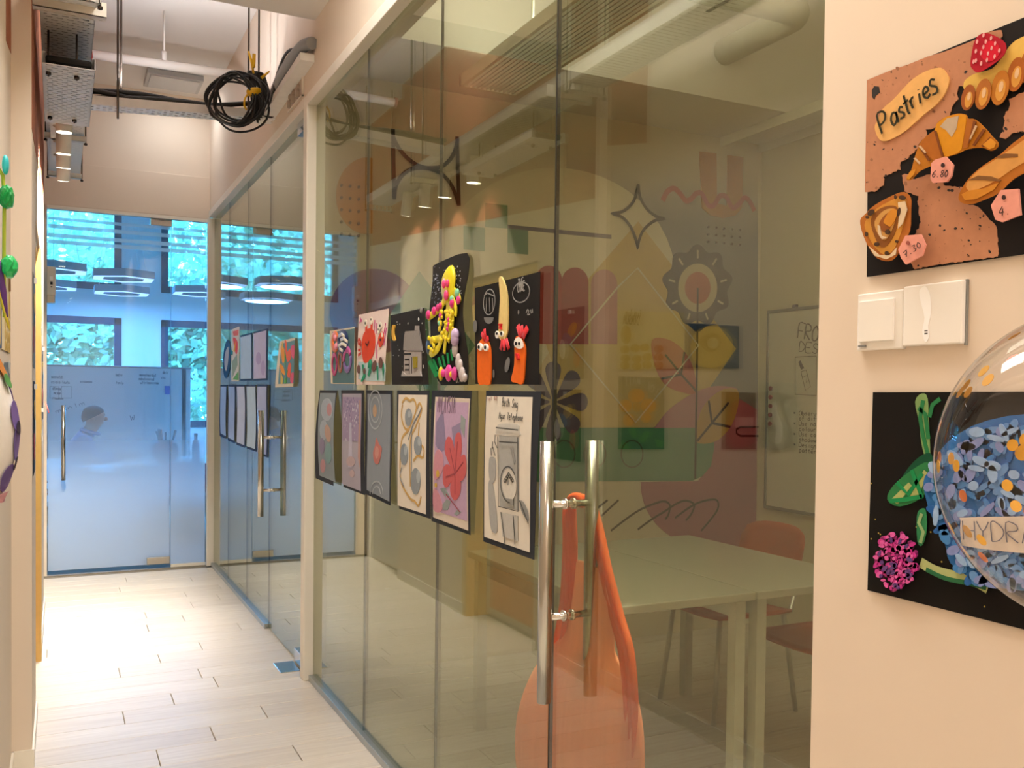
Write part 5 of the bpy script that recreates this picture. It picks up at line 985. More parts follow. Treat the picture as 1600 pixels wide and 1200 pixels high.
for s_ in (-1, 0, 1):
    st.tube(curve(TW([(918+3*s_, 790, .015), (913+2*s_, 776, .018), (905+2*s_, 779, .02), (897+5*s_, 800, .014), (896+6*s_, 850, .01), (892+7*s_, 930, .008), (884+9*s_, 985, .004), (868+12*s_, 1040, .0), (852+16*s_, 1100, -.002)]), 4), [.010]*25+[.010*(1-k/9) for k in range(1, 9)], 7)
    st.tube(curve(TW([(912+3*s_, 776, .018), (920+4*s_, 785, .0), (932+4*s_, 830, -.004), (946+5*s_, 890, .0), (963+6*s_, 960, .0), (980+7*s_, 1015, .004), (990+6*s_, 1090, .008), (990+6*s_, 1180, .01), (986+5*s_, 1280, .01)]), 4), [.009]*25+[.009*(1-k/9) for k in range(1, 9)], 7)
part(st, 'gathered_strand', sheer('organza_folds', (.95, .24, .07), (1, .5, .3), .80), bag)

# ------------------------------------------------------------------ classroom
TT = mat('#bab5a6', .25, var=.02); TL_ = mat('#c9c6ba', .4)
for k, x0 in enumerate((1.50, 2.064)):
    t = thing('classroom_table', (x0+.277, 2.88, 0), ('white classroom table nearer the glass, with white square legs', 'white classroom table further from the glass, by the orange chairs')[k], 'table', 'tables in the classroom')
    part(MB().bbox(x0, 2.33, .702, x0+.555, 3.43, .73, .004), 'tabletop', TT, t)
    part(MB().box(x0+.03, 3.37, .66, x0+.525, 3.39, .70).box(x0+.03, 2.37, .64, x0+.05, 3.39, .70).box(x0+.505, 2.37, .64, x0+.525, 3.39, .70), 'apron', TL_, t)
    for x in (x0+.02, x0+.495):
        for y in (2.355, 3.365): part(MB().box(x, y, 0, x+.04, y+.04, .70), 'leg', TL_, t)
CH = mat('#b4562b', .45, var=.04)
def chair(x, y, face, label, grp, m=CH, nm='classroom_chair', h=.80):
    c = thing(nm, (x, y, 0), label, 'chair', grp); R2 = Matrix.Rotation(face, 3, 'Z')
    def tp(L): return [Vector((x, y, 0))+R2 @ Vector(p) for p in L]
    ms = MB(); ms.smooth = True; vs = []; fs = []
    for i in range(9):
        for j in range(9):
            a, b = -.2+.4*j/8, -.2+.4*i/8; r_ = 1-.06*(abs(2*(i/8)-1)**4); vs.append((b, a*r_, .445-.012*cos(a*7)*cos(b*6)+.01*abs(a*4)**2))
    n = len(vs); vs += [(p[0], p[1], p[2]-.012) for p in vs]
    for i in range(8):
        for j in range(8): q = i*9+j; fs += [(q, q+1, q+10, q+9), (n+q, n+q+9, n+q+10, n+q+1)]
    rim = [i for i in range(9)]+[9*i+8 for i in range(1, 9)]+[72+i for i in range(7, -1, -1)]+[9*i for i in range(7, 0, -1)]
    fs += [(rim[i], n+rim[i], n+rim[(i+1) % len(rim)], rim[(i+1) % len(rim)]) for i in range(len(rim))]
    ms.add(tp(vs), fs); part(ms, 'seat', m, c)
    ms = MB(); ms.smooth = True; vs = []; fs = []; z0 = h-.27
    for i in range(9):
        for j in range(9):
            t, s_ = i/8, j/8*2-1; w_ = .20*(1-.10*abs(2*t-1)**4); vs.append((-.20-.06*t-.035*(1-s_*s_), s_*w_, z0+.27*t-(.03*abs(s_)**4 if t > .8 else 0)))
    n = len(vs); vs += [(p[0]-.012, p[1], p[2]) for p in vs]
    for i in range(8):
        for j in range(8): q = i*9+j; fs += [(q, q+1, q+10, q+9), (n+q, n+q+9, n+q+10, n+q+1)]
    fs += [(rim[i], n+rim[i], n+rim[(i+1) % len(rim)], rim[(i+1) % len(rim)]) for i in range(len(rim))]
    ms.add(tp(vs), fs); part(ms, 'backrest', m, c)
    for sx in (-1, 1):
        for sy in (-1, 1):
            P_ = [(.17*sx, .16*sy, .437), (.22*sx, .19*sy, 0)] if sx > 0 else [(-.27, .17*sy, z0+.12), (-.21, .17*sy, .44), (-.17, .17*sy, .425), (-.23, .19*sy, 0)]
            part(MB().tube(tp(P_), .011, 8), 'leg', mat('#c9c7c0', .3, .6), c)
    return c
chair(2.66, 3.20, pi, 'orange moulded chair at the far end of the classroom table', 'orange chairs in the classroom')
chair(2.66, 2.62, pi, 'orange moulded chair beside it, half hidden by the right wall edge', 'orange chairs in the classroom')
wb = thing('whiteboard', (3.775, 3.55, .71), 'framed whiteboard with marker notes on the classroom side wall', 'whiteboard')
part(MB().box(3.768, 2.92, .73, 3.789, 4.20, 1.87), 'board', mat('#d7d6cc', .15, var=.01), wb)
part(MB().bbox(3.762, 2.90, .712, 3.789, 4.215, .732, .004).bbox(3.762, 2.90, 1.868, 3.789, 4.215, 1.888, .004).bbox(3.762, 2.90, .72, 3.789, 2.92, 1.88, .004).bbox(3.762, 4.197, .72, 3.789, 4.215, 1.88, .004), 'frame', mat('#77766e', .4), wb)
part(MB().bbox(3.762, 3.98, 1.885, 3.785, 4.01, 1.905, .003), 'clip', BLACK, wb)
for k in range(5): part(MB().tube([(3.768, 4.172, 1.218+k*.052), (3.758, 4.172, 1.218+k*.052)], .013, 14), 'red_magnet', mat('#8e2b34', .4), wb)
ms = MB()
for dx, wd_ in ((0, .005), (-.012, .003)): write(ms, PB, 'FRO', (1246+dx*100, 528), (1279+dx*100, 534), .085, wd_, -.003+.0005, adv=1.2)
write(ms, PB, 'DES', (1248, 549), (1279, 553), .055, .005, -.0025, adv=1.2)
for q in ((1242, 558, 1273, 616),): 
    ms.ribbon(PB, PB.P([(1242, 558), (1275, 556), (1275, 618), (1242, 616), (1242, 558)]), .005, -.0025)
ms.prism(PB, PB.P([(1247, 566), (1250, 563), (1256, 575), (1251, 578)]), -.0028, .0006); ms.ribbon(PB, PB.P([(1251, 581), (1259, 578), (1266, 604), (1258, 610), (1251, 581)]), .004, -.0025); ms.ribbon(PB, PB.P([(1253, 590), (1261, 586), (1259, 598), (1264, 594)]), .003, -.0025)
for i, tx in enumerate(('* Observe', '  of different', '* Use natural', '  colours and', '* Use colours', '  shadow and', '* Design a', '  patterns')):
    write(ms, PB, tx, (1239, 648+i*8.2), (1239+4.6*len(tx), 650+i*8.6), .024, .0035, -.0025, adv=1.1)
stuff(part(ms, 'marker_writing', mat('#1f1e1b', .6), wb))
# louvred linear fitting and the tray along the side wall
lv = thing('louvre_light', (1.69, 2.5, 2.70), 'long louvred light fitting hung low inside the classroom', 'light')
part(MB().box(1.552, 1.25, 2.70, 1.568, 3.69, 2.75).box(1.814, 1.25, 2.70, 1.830, 3.69, 2.75).box(1.552, 3.675, 2.70, 1.830, 3.69, 2.75).box(1.552, 1.25, 2.70, 1.830, 1.265, 2.75), 'frame', mat('#d9d6c8', .4), lv)
part(MB().box(1.568, 1.265, 2.745, 1.814, 3.675, 2.75), 'glowing_back_panel', mat('#efe8d2', .5, var=0, emit=2.6), lv)  # glow added behind the blades so the louvre stands out
for k in range(11): part(MB().box(1.585+k*.021, 1.265, 2.702, 1.590+k*.021, 3.675, 2.735), 'louvre_blade', mat('#b5b2a6', .35), lv)
for y in (1.6, 3.1): part(MB().tube([(1.60, y, 2.75), (1.60, y, 3.64)], .006, 8), 'hanger_rod', mat('#b9b5a6', .4), lv)
t2 = thing('cable_tray', (3.60, 3.4, 2.90), 'wide perforated tray along the top of the classroom side wall', 'cable tray')
part(MB().box(3.47, 2.2, 2.885, 3.75, 3.755, 2.888).box(3.47, 3.755, 2.885, 3.75, 4.30, 2.8875), 'perforated_base', SLOTR, t2); part(MB().box(3.462, 2.2, 2.835, 3.468, 4.30, 2.888).box(3.75, 2.2, 2.835, 3.756, 4.30, 2.888), 'side_flange', mat('#d9d6c8', .4), t2)
part(MB().tube([(3.50, 3.50, 2.89), (3.50, 3.50, 3.64)], .006, 8), 'hanger_rod', mat('#55523f', .4), t2)
dl = thing('downlight', (1.42, 1.9, 3.52), 'small white downlight added out of view above the classroom door', 'downlight')  # unseen fitting added to brighten the bag at the door
part(MB().lathe([(.05, .12), (.05, 0), (.042, 0), (.040, .03), (0, .03)], (1.42, 1.9, 3.52), 20), 'housing', WHITE, dl)
l = bpy.data.lights.new('added_downlight_beam', 'SPOT'); l.energy = 950; l.color = (1, .93, .82); l.spot_size = radians(26); l.spot_blend = .5; l.shadow_soft_size = .03
q_ = bpy.data.objects.new('added_downlight_beam', l); COL.objects.link(q_); q_.location = (1.42, 1.9, 3.515); q_.rotation_euler = (Vector((1.16, 1.88, .5))-Vector((1.42, 1.9, 3.515))).to_track_quat('-Z', 'Y').to_euler()
dp = thing('duct_pipe', (2.7, 3.3, 3.0), 'fat pale pipe with an elbow under the classroom ceiling', 'pipe')
pa = [(1.95, 3.20, 3.13), (2.95, 3.20, 3.13)]+[(2.95+.09*sin(a), 3.29-.09*cos(a), 3.13) for a in [pi/2*i/6 for i in range(1, 7)]]+[(3.04, 3.757, 3.13)]
part(MB().tube(pa, .066, 20), 'pipe', mat('#c9c6b6', .5), dp); part(MB().tube([(2.55, 3.20, 3.19), (2.55, 3.20, 3.64)], .006, 8).box(2.54, 3.13, 3.06, 2.56, 3.27, 3.064), 'hanger', mat('#8d8a7a', .4), dp)

# ------------------------------------------------------------------ left wall pictures (seen edge-on and mirrored in the glass)
LIFT = .0014
def poster(nm, q, lb, base, rim=None):
    o = art(nm, PN, q, lb, 'posters on the near left wall', base, n=4, m=4); return o
o = poster('dumpling_poster', [(966, 485), (1069, 489), (1069, 576), (964, 577)], 'cream poster of stacked dim sum baskets, mirrored in the classroom glass', '#e6d6a8')
ms = MB(); write(ms, PN, 'Tim Tim', (1049-45, 496), (978, 494), .032, .004, .006); write(ms, PN, 'DIMSUM', (1000, 508), (975, 506), .04, .005, .006); stuff(part(ms, 'lettering', mat('#7a5a2a', .7), o))
shape(o, PN, 'basket', '#c9a857', [el(x, y, 7.5, 6.5, 0, 12) for x, y in ((977, 546), (993, 544), (1008, 543), (978, 560), (996, 561), (1012, 558), (977, 571), (996, 572), (1012, 570), (1030, 545), (1030, 558), (1030, 571))]+[el(979, 523, 8, 15, 0, 14)])
shape(o, PN, 'dumpling', '#efe0b0', [[(1000, 535), (1008, 524), (1016, 535)], [(1020, 530), (1024, 518), (1030, 528)], [(1034, 525), (1040, 513), (1042, 526)], [(1010, 536), (1020, 522), (1026, 537)]])
o = poster('rose_poster', [(1071, 505), (1155, 509), (1155, 576), (1070, 575)], 'blue poster with a large cream rose, mirrored in the classroom glass', '#4a5d78')
shape(o, PN, 'rose', '#cbb06a', curve([(1080, 540), (1092, 515), (1120, 510), (1145, 530), (1140, 560), (1115, 575), (1088, 568)], 3, True)); shape(o, PN, 'rose_shadow', '#96793c', [curve([(1095, 530), (1115, 520), (1130, 535), (1115, 550), (1100, 545)], 3, True)]); shape(o, PN, 'rose_heart', '#dcc88c', [el(1115, 536, 9, 9, 0, 14)])
o = poster('hibiscus_poster', [(967, 588), (1038, 590), (1038, 702), (966, 702)], 'grey poster of a big orange flower with green leaves, mirrored in the classroom glass', '#7b8284')
shape(o, PN, 'dark_base', '#10504e', [(966.5, 668), (1038, 668), (1038, 701.5), (966.5, 701.5)]); shape(o, PN, 'orange_petal', '#e07f25', [el(995, 618, 13, 11, 0, 16), el(978, 634, 10, 10, 0, 16), el(1014, 634, 12, 11, 0, 16), el(983, 656, 9, 10, 0, 16), el(1010, 652, 8, 9, 0, 16)]); shape(o, PN, 'flower_eye', '#b5651f', [el(996, 636, 6, 8, 0, 14)]); shape(o, PN, 'green_leaf', '#3f8a3a', [curve([(983, 670), (993, 668), (996, 684), (988, 682)], 3, True), curve([(998, 690), (1008, 674), (1016, 676), (1008, 690)], 3, True), [(966.5, 701), (975, 686), (985, 701)], [(1024, 685), (1037, 690), (1037, 700), (1028, 698)]])
ms = MB(); write(ms, PN, 'WAIT', (1003, 600), (977, 604), .04, .005, .006); write(ms, PN, 'FLOW', (1032, 622), (1012, 607), .036, .005, .006); stuff(part(ms, 'lettering', mat('#b7bcbc', .7), o))
o = poster('jar_poster', [(1128, 612), (1181, 614), (1181, 702), (1128, 702)], 'dark red poster of a perfume jar, mirrored in the classroom glass', '#6e4a3c')
shape(o, PN, 'red_jar', '#8e2330', curve([(1140, 635), (1160, 628), (1178, 640), (1179, 690), (1150, 700), (1135, 690)], 3, True)); shape(o, PN, 'pink_label', '#c98a8a', [[(1150, 652), (1178, 652), (1178, 668), (1150, 668)]])
o = poster('crane_poster', [(1186, 597), (1246, 599), (1246, 700), (1186, 700)], 'pale poster of a white wading bird, mirrored in the classroom glass', '#c3c3b8')
shape(o, PN, 'grey_hills', '#8b938f', [curve([(1187, 615), (1210, 612), (1240, 622), (1225, 630), (1240, 695), (1190, 698), (1195, 640)], 3, True)]); shape(o, PN, 'white_bird', '#e4e3dc', [curve([(1208, 630), (1214, 628), (1216, 645), (1224, 665), (1222, 690), (1212, 692), (1214, 670), (1207, 648)], 3, True)])
# real pictures at the left edge of the view: crumpled flowers and a curling sheet
def crumple(c, r, sd):
    import bmesh
    bm = bmesh.new(); bmesh.ops.create_icosphere(bm, subdivisions=3, radius=1); g = random.Random(sd); ph = [g.uniform(0, 6) for _ in range(9)]
    for v in bm.verts:
        n = v.co.normalized(); k = 1+.13*abs(sin(6*n.x+ph[0])*cos(7*n.y+ph[1]))+.12*abs(sin(9*n.z+5*n.x+ph[2]))-.08
        v.co = Vector((n.x*r[0], n.y*r[1], n.z*r[2]))*k+Vector(c)
    bm.verts.index_update(); mb_ = MB(); mb_.add([v.co.copy() for v in bm.verts], [[v.index for v in f.verts] for f in bm.faces]); bm.free(); return mb_
o = thing('paper_flower_panel', (-.13, 1.9, 1.47), 'box-mounted collage with two crumpled green paper blooms at the left edge of the photo', 'artwork'); o['lay'] = 0
part(MB().bbox(-.1545, 1.72, 1.47, -.108, 2.06, 1.86, .003), 'panel_box', mat('#b9e4dc', .6, var=.1), o)
part(crumple((-.0865, 1.9, 1.717), (.0125, .025, .020), 1), 'green_bloom', mat('#1fa352', .35, var=.2), o); part(crumple((-.083, 1.91, 1.593), (.0135, .028, .020), 2), 'green_bloom', mat('#2fc46c', .35, var=.2), o)
part(MB().ell((-.088, 1.9, 1.775), .006, .014, .018), 'cyan_bud', mat('#3fd0dc', .4), o); part(MB().tube([(-.107, 1.9, 1.78), (-.092, 1.9, 1.755), (-.090, 1.9, 1.70), (-.091, 1.905, 1.60), (-.090, 1.9, 1.50)], .0032, 7), 'stem', mat('#b9c43f', .5), o); part(MB().tube([(-.100, 1.9, 1.60), (-.092, 1.9, 1.545), (-.086, 1.9, 1.50)], [.006, .006, .002], 7), 'violet_leaf', mat('#6a3a8a', .5), o); part(MB().tube([(-.098, 1.9, 1.55), (-.088, 1.9, 1.50), (-.0815, 1.9, 1.478)], [.004, .003, .001], 6), 'yellow_leaf', mat('#d9c33a', .5), o)
part(MB().tube([(-.11, 1.88, 1.72), (-.097, 1.9, 1.717)], .004, 6).tube([(-.11, 1.9, 1.593), (-.094, 1.91, 1.593)], .004, 6), 'wire', mat('#3a7a4a', .5), o)
Pn.w = lambda a, b: max(0, .084*(1-((a-1.9)/.10)**2)*(.55+.45*cos((b-1.29)*11))) if abs(a-1.9) < .10 else 0
o = art('orchid_sheet', Pn, [(2.02, 1.445), (1.78, 1.445), (1.78, 1.163), (2.02, 1.163)], 'white sheet painted with violet orchids, curling off the wall at the left edge', None, '#e9e6e4', warp=Pn.w, n=30, m=16)
def leafy(c, r1, r2, rot): return curve([(c[0]+r1*cos(t)*cos(rot)-r2*sin(t)*sin(rot), c[1]+r1*cos(t)*sin(rot)+r2*sin(t)*cos(rot)) for t in [2*pi*i/8 for i in range(8)]], 3, True)
for nm_, hcol, LL in (('violet_petal', '#6f5a9c', [((1.885, 1.32), .02, .03, 0), ((1.89, 1.27), .02, .035, .2), ((1.875, 1.21), .02, .025, 0), ((1.93, 1.37), .013, .025, 0)]), ('dark_centre', '#35283f', [((1.885, 1.30), .010, .013, 0), ((1.89, 1.235), .008, .013, 0)]), ('orange_leaf', '#b9762f', [((1.885, 1.41), .02, .02, 0)]), ('green_bud', '#4f8a4a', [((1.88, 1.385), .013, .013, 0)]), ('pink_hem', '#d9a0ae', [((1.885, 1.175), .04, .010, 0)])):
    o['lay'] += .0012; ms = MB()
    for c, a, b, r_ in LL: ms.prism(Pn, leafy(c, a, b, r_), LIFT+.003+o['lay'], .0006)
    part(ms, nm_, mat(hcol, .6), o)
Pn.w = None
# pictures on the column side and on the pillar beyond the recess
for k, (y0, y1, z0, z1, hcol, lb) in enumerate(((3.78, 4.05, 1.45, 1.80, '#7b7a78', 'grey picture pinned high on the narrow column side'), (3.80, 4.10, 1.05, 1.40, '#2f2d2c', 'dark picture pinned low on the narrow column side'), (5.30, 5.62, 1.35, 1.95, '#d9cfc4', 'pale tall picture high on the pillar past the honey door frame'), (5.68, 6.02, 1.20, 1.62, '#3a3634', 'black picture in the middle of the pillar past the door frame'), (5.30, 5.64, .92, 1.28, '#8f8b8a', 'grey picture low on the pillar past the door frame'))):
    Pf.w = lambda a, b, y0=y0, y1=y1, k=k: .010+.008*sin((a-y0)/(y1-y0)*pi)*(1+.4*sin(b*11+k))-.009*(1 if False else 0)
    o = art('pinned_picture', Pf, [(y1, z1), (y0, z1), (y0, z0), (y1, z0)], lb, 'pictures pinned along the left wall', hcol, n=8, m=8)
    for j, hc in enumerate(('#b5473a', '#d9b53a', '#4a7f9c', '#e6e2da')):
        cc_ = (y0+(y1-y0)*(.25+.17*j), z0+(z1-z0)*(.3+.13*((j*3) % 4))); o['lay'] += .0006
        part(MB().prism(Pf, leafy(cc_, .03, .05, j), LIFT+.001+o['lay'], .0008), 'painted_patch', mat(hc, .6), o)
    part(MB().box(-.0895, (y0+y1)/2-.01, z1-.03, -.078, (y0+y1)/2+.01, z1-.01), 'pin', WHITE, o)
Pf.w = None
part(MB().tube([(-.075, 5.75, 1.30), (-.062, 5.72, 1.27), (-.055, 5.70, 1.24)], .003, 6), 'paper_curl', mat('#d9534a', .5), o)
# ------------------------------------------------------------------ office beyond the glass door
OW = mat('#dfe2e4', .75, var=.02, scale=5, name='office_wall')
struct(MB().box(-2.75, 7.62, 0, -2.6, 12.5, 4.0), 'wall_office_left', OW); struct(MB().box(4.0, 7.62, 0, 4.15, 12.5, 4.0), 'wall_office_right', OW)
struct(MB().box(-2.75, 7.62, 4.0, 4.15, 12.65, 4.12), 'ceiling_office', CEIL)
XS = [(-2.6, -1.3), (.695, 1.16), (3.1, 4.0)]
mb = MB()
for a, b in XS: mb.box(a, 12.5, 0, b, 12.65, 4.0)
for a, b in ((-1.3, .695), (1.16, 3.1)): mb.box(a, 12.5, 0, b, 12.65, .9).box(a, 12.5, 2.276, b, 12.65, 2.62).box(a, 12.5, 3.85, b, 12.65, 4.0)
struct(mb, 'wall_office_window', OW)
FR = mat('#18304e', .45, .2, name='dark_frame')
for k, (a, b, z0, z1) in enumerate(((-1.3, .695, .9, 2.276), (1.16, 3.1, .9, 2.276), (-1.3, .695, 2.62, 3.85), (1.16, 3.1, 2.62, 3.85))):
    wn = struct(MB().box(a, 12.49, z0, a+.085, 12.58, z1).box(b-.085, 12.49, z0, b, 12.58, z1).box(a, 12.49, z0, b, 12.58, z0+.085).box(a, 12.49, z1-.085, b, 12.58, z1), 'window_%d' % (k+3), FR)
    part(MB().box(a+.085, 12.53, z0+.085, b-.085, 12.536, z1-.085), 'glass_pane', GLASS_WIN, wn)
# hexagonal ring pendants
RG = mat('#9aa0a8', .5); RU = mat('#a9ccff', .4, var=0, emit=1.5)
def hexring(c, lb):
    o = thing('ring_pendant', c, lb, 'pendant lamp', 'hexagonal ring pendants in the office')
    mb = MB(); ro, ri, h = .34, .22, .075
    A = [pi/6+pi/3*k for k in range(6)]
    V = [(c[0]+r*cos(a), c[1]+r*sin(a), c[2]+z) for r, z in ((ro, 0), (ro, h), (ri, h), (ri, 0)) for a in A]
    mb.add(V, [(q*6+k, q*6+(k+1) % 6, (q+1)*6+(k+1) % 6, (q+1)*6+k) for q in range(3) for k in range(6)]); part(mb, 'ring_housing', RG, o)
    mb = MB(); mb.add([(c[0]+r*cos(a), c[1]+r*sin(a), c[2]-.002) for r in (ro-.005, ri+.005) for a in A], [(k, (k+1) % 6, 6+(k+1) % 6, 6+k) for k in range(6)]); part(mb, 'diffuser', RU, o)
    mb = MB()
    for a in A[::2]: mb.tube([(c[0]+.28*cos(a), c[1]+.28*sin(a), c[2]+h), (c[0], c[1], 4.0)], .0022, 5)
    part(mb, 'suspension_wire', WHITE, o)
    area('pendant_glow', (c[0], c[1], c[2]-.02), .5, 24, (.13, .45, 1.0)).data.shape = 'DISK'
for (u, v, y), lb in zip(((193, 436, 10.5), (190, 459, 11.7), (84, 424, 10.2), (74, 450, 11.5), (312, 460, 11.4)), ('larger grey hexagonal ring pendant hanging nearest the glass door', 'grey hexagonal ring pendant just below and behind the nearest one', 'grey hexagonal ring pendant at the left edge, upper', 'grey hexagonal ring pendant at the left edge, lower', 'grey hexagonal ring pendant at the right edge of the glass door')):
    p = Plane('y', y, -1).px(u, v); hexring((p[0], y, p[1]), lb)
for k, x in enumerate((1.9, 2.9)): hexring((x, 10.6+.4*k, 2.55), ('grey hexagonal ring pendant over the right side of the office, nearer', 'grey hexagonal ring pendant over the right side of the office, further')[k])
# mobile whiteboard
ob_ = thing('mobile_whiteboard', (.2, 9.92, 0), 'wide whiteboard with notes standing behind the seated man', 'whiteboard')
part(MB().bbox(-.85, 9.90, .70, 1.205, 9.925, 1.60, .006), 'board', mat('#d5dde6', .2, var=.02), ob_)
PO = Plane('y', 9.90, -1); ms = MB(); g = random.Random(2)
for u, v, n in ((80, 589, 8), (80, 597, 12), (82, 607, 6), (84, 614, 5), (82, 622, 7), (125, 596, 8), (218, 586, 11), (217, 592, 10), (219, 598, 12), (254, 582, 4), (252, 590, 3), (180, 586, 5), (181, 598, 5)):
    write(ms, PO, ''.join(g.choice('aeoscnurmiltd') for _ in range(n)), (u, v+2), (u+n*2.4, v+2.6), .03, .004, .001, adv=1.1)
for u0, v0, u1, v1 in ((78, 604, 92, 622), (96, 604, 112, 622)): ms.ribbon(PO, PO.P([(u0, v0), (u1, v0), (u1, v1), (u0, v1), (u0, v0)]), .004, .001)
write(ms, PO, 'munlm', (88, 646), (134, 632), .04, .004, .001); write(ms, PO, 'W', (204, 657), (212, 656), .05, .005, .001)
stuff(part(ms, 'marker_writing', mat('#3a4a66', .6), ob_))
part(MB().bbox(PO.px(257, 610)[0], 9.875, PO.px(257, 616)[1], PO.px(265, 610)[0], 9.90, PO.px(257, 603)[1], .004), 'blue_eraser', mat('#1f5fd0', .5), ob_)
part(MB().box(-.80, 9.90, .05, -.76, 9.93, 1.6).box(1.12, 9.90, .05, 1.16, 9.93, 1.6).box(-.82, 9.65, 0, -.74, 10.15, .05).box(1.10, 9.65, 0, 1.18, 10.15, .05).box(-.8, 9.905, .2, 1.16, 9.925, .24), 'stand', mat('#8a9096', .3, .6), ob_)
part(MB().bbox(-.87, 9.895, 1.595, 1.215, 9.93, 1.612, .003), 'top_rail', mat('#8a9096', .3, .6), ob_)
# desk and its things
dk = thing('office_desk', (1.0, 9.1, 0), 'white office desk in front of the seated man', 'desk')
part(MB().bbox(.42, 8.66, .695, 1.75, 9.62, .72, .004), 'desktop', mat('#e4e8ec', .3), dk)
for x in (.47, 1.68):
    for y in (8.70, 9.55): part(MB().box(x, y, 0, x+.04, y+.04, .695), 'leg', mat('#c9ced3', .4, .4), dk)
part(MB().box(.5, 9.50, .3, 1.7, 9.52, .69), 'modesty_panel', mat('#b9c4cf', .5), dk)
lp = thing('laptop', (.72, 9.2, .722), 'open silver laptop in front of the seated man', 'laptop'); part(MB().bbox(.60, 9.05, .7215, .82, 9.37, .737, .003), 'keyboard_base', mat('#c3c8cd', .35, .5), lp); part(MB().obox((.86, 9.21, .83), .008, .32, .21, (0, .30, 0)), 'screen', mat('#b5bcc4', .35, .5), lp)
pt = thing('brush_pot', (.86, 8.80, .721), 'dark red pot stuffed with brushes on the office desk', 'pot')
part(MB().lathe([(0, 0), (.055, 0), (.10, .04), (.115, .10), (.10, .17), (.075, .20), (.068, .20), (.09, .16), (.10, .1)], (.86, 8.80, .721), 22), 'pot', mat('#8a2f45', .5), pt)
g = random.Random(5)
for k in range(7): a = g.uniform(0, 6.28); part(MB().tube([(.86+.03*cos(a), 8.80+.03*sin(a), .80), (.86+.085*cos(a), 8.80+.085*sin(a), .98+.05*g.random())], [.005, .011], 7), 'brush', mat(g.choice(('#2f4a6a', '#54607a', '#3a3f55')), .5), pt)
bo = thing('bottle', (1.12, 8.82, .721), 'slim dark bottle at the right end of the office desk', 'bottle'); part(MB().lathe([(0, 0), (.032, 0), (.034, .12), (.034, .16), (.016, .20), (.014, .235), (0, .235)], (1.12, 8.82, .721), 18), 'body', mat('#5a6f98', .3), bo); part(MB().lathe([(.016, .235), (.017, .262), (0, .262)], (1.12, 8.82, .721), 14), 'cap', mat('#2f3f63', .4), bo)
for k, (x, y, w_) in enumerate(((.62, 8.82, .2), (.98, 9.05, .24))):
    tag(MB().bbox(x, y, .7205, x+w_, y+.28, .7245+.012*k, .001).build('paper_stack', WHITE), ('loose white papers on the front edge of the office desk', 'thicker stack of white papers behind the brush pot')[k], 'paper')
RC = mat('#9c2f3f', .6)
chair(.10, 9.27, 0, 'red office chair under the seated man', 'red chairs in the office', RC, 'office_chair', .78); chair(.95, 8.33, pi/2, 'red office chair pushed up to the front of the desk', 'red chairs in the office', RC, 'office_chair', .78); chair(-.45, 8.9, 0, 'red office chair standing free at the left of the office', 'red chairs in the office', RC, 'office_chair', .78)

# ------------------------------------------------------------------ the seated man
def skinned(name, joints, bones, root, mats, assign, parent, sub=2):
    me = bpy.data.meshes.new(name); me.from_pydata([j[0] for j in joints], bones, [])
    o = bpy.data.objects.new(name, me); COL.objects.link(o)
    sk = o.modifiers.new('skin', 'SKIN'); sk.use_smooth_shade = True
    for i, j in enumerate(joints):
        d = me.skin_vertices[0].data[i]; r = j[1]; d.radius = (r, r) if isinstance(r, (int, float)) else r; d.use_root = (i == root)
    sb = o.modifiers.new('sub', 'SUBSURF'); sb.levels = sb.render_levels = sub
    dg = bpy.context.evaluated_depsgraph_get(); m2 = bpy.data.meshes.new_from_object(o.evaluated_get(dg)); bpy.data.objects.remove(o)
    for m in mats: m2.materials.append(m)
    for p in m2.polygons: p.material_index = assign(p.center); p.use_smooth = True
    off = OR[parent.name]
    for v in m2.vertices: v.co -= off
    o2 = bpy.data.objects.new(name, m2); COL.objects.link(o2); o2.parent = parent; OR[o2.name] = off; return o2
SK = mat('#a9745a', .55); SHIRT = mat('#3f6fb5', .8); TRO = mat('#2b3140', .8); SHOE = mat('#1b1b1d', .5)
X0, Y0 = .10, 9.27
man = thing('person', (X0, Y0, 0), 'man in a blue shirt seated at the desk, leaning over a laptop in profile', 'person')
J = []; B = []
def jn(x, y, z, r): J.append(((X0+x, Y0+y, z), r)); return len(J)-1
def bn(*ids): B.extend([(ids[i], ids[i+1]) for i in range(len(ids)-1)])
pel = jn(0, 0, .56, (.13, .16)); sp1 = jn(.03, 0, .70, (.11, .15)); ch = jn(.07, 0, .84, (.115, .17)); nb = jn(.115, 0, .955, (.07, .085)); nk = jn(.15, 0, 1.00, .052); hb = jn(.185, 0, 1.065, (.090, .078)); ht = jn(.195, 0, 1.135, (.128, .102)); tp_ = jn(.188, 0, 1.19, (.092, .078))
bn(pel, sp1, ch, nb, nk, hb, ht, tp_)
for s_ in (-1, 1):
    sh = jn(.09, .185*s_, .915, .062); e = jn(.20, .235*s_, .725, .045); wr = jn(.40, .15*s_, .755, .030); hd = jn(.46, .125*s_, .752, (.022, .036)); bn(ch, sh, e, wr, hd)
    hip = jn(.06, .10*s_, .54, .09); kn = jn(.44, .13*s_, .53, .062); an = jn(.42, .13*s_, .11, .042); ft = jn(.44, .13*s_, .055, .045); to = jn(.56, .14*s_, .04, .034); bn(pel, hip, kn, an, ft, to)
def asg(c):
    x, z = c.x-X0, c.z
    if z > .985 and x > .08: return 0
    if z < .10: return 3
    if z < .62 and not (x > .3 and z > .68): return 2
    if x > .36 and z > .70: return 0
    return 1
bdy = skinned('body', J, B, 0, [SK, SHIRT, TRO, SHOE], asg, man)
BV = [v.co+OR[man.name] for v in bdy.data.vertices if v.co.z > 1.02]
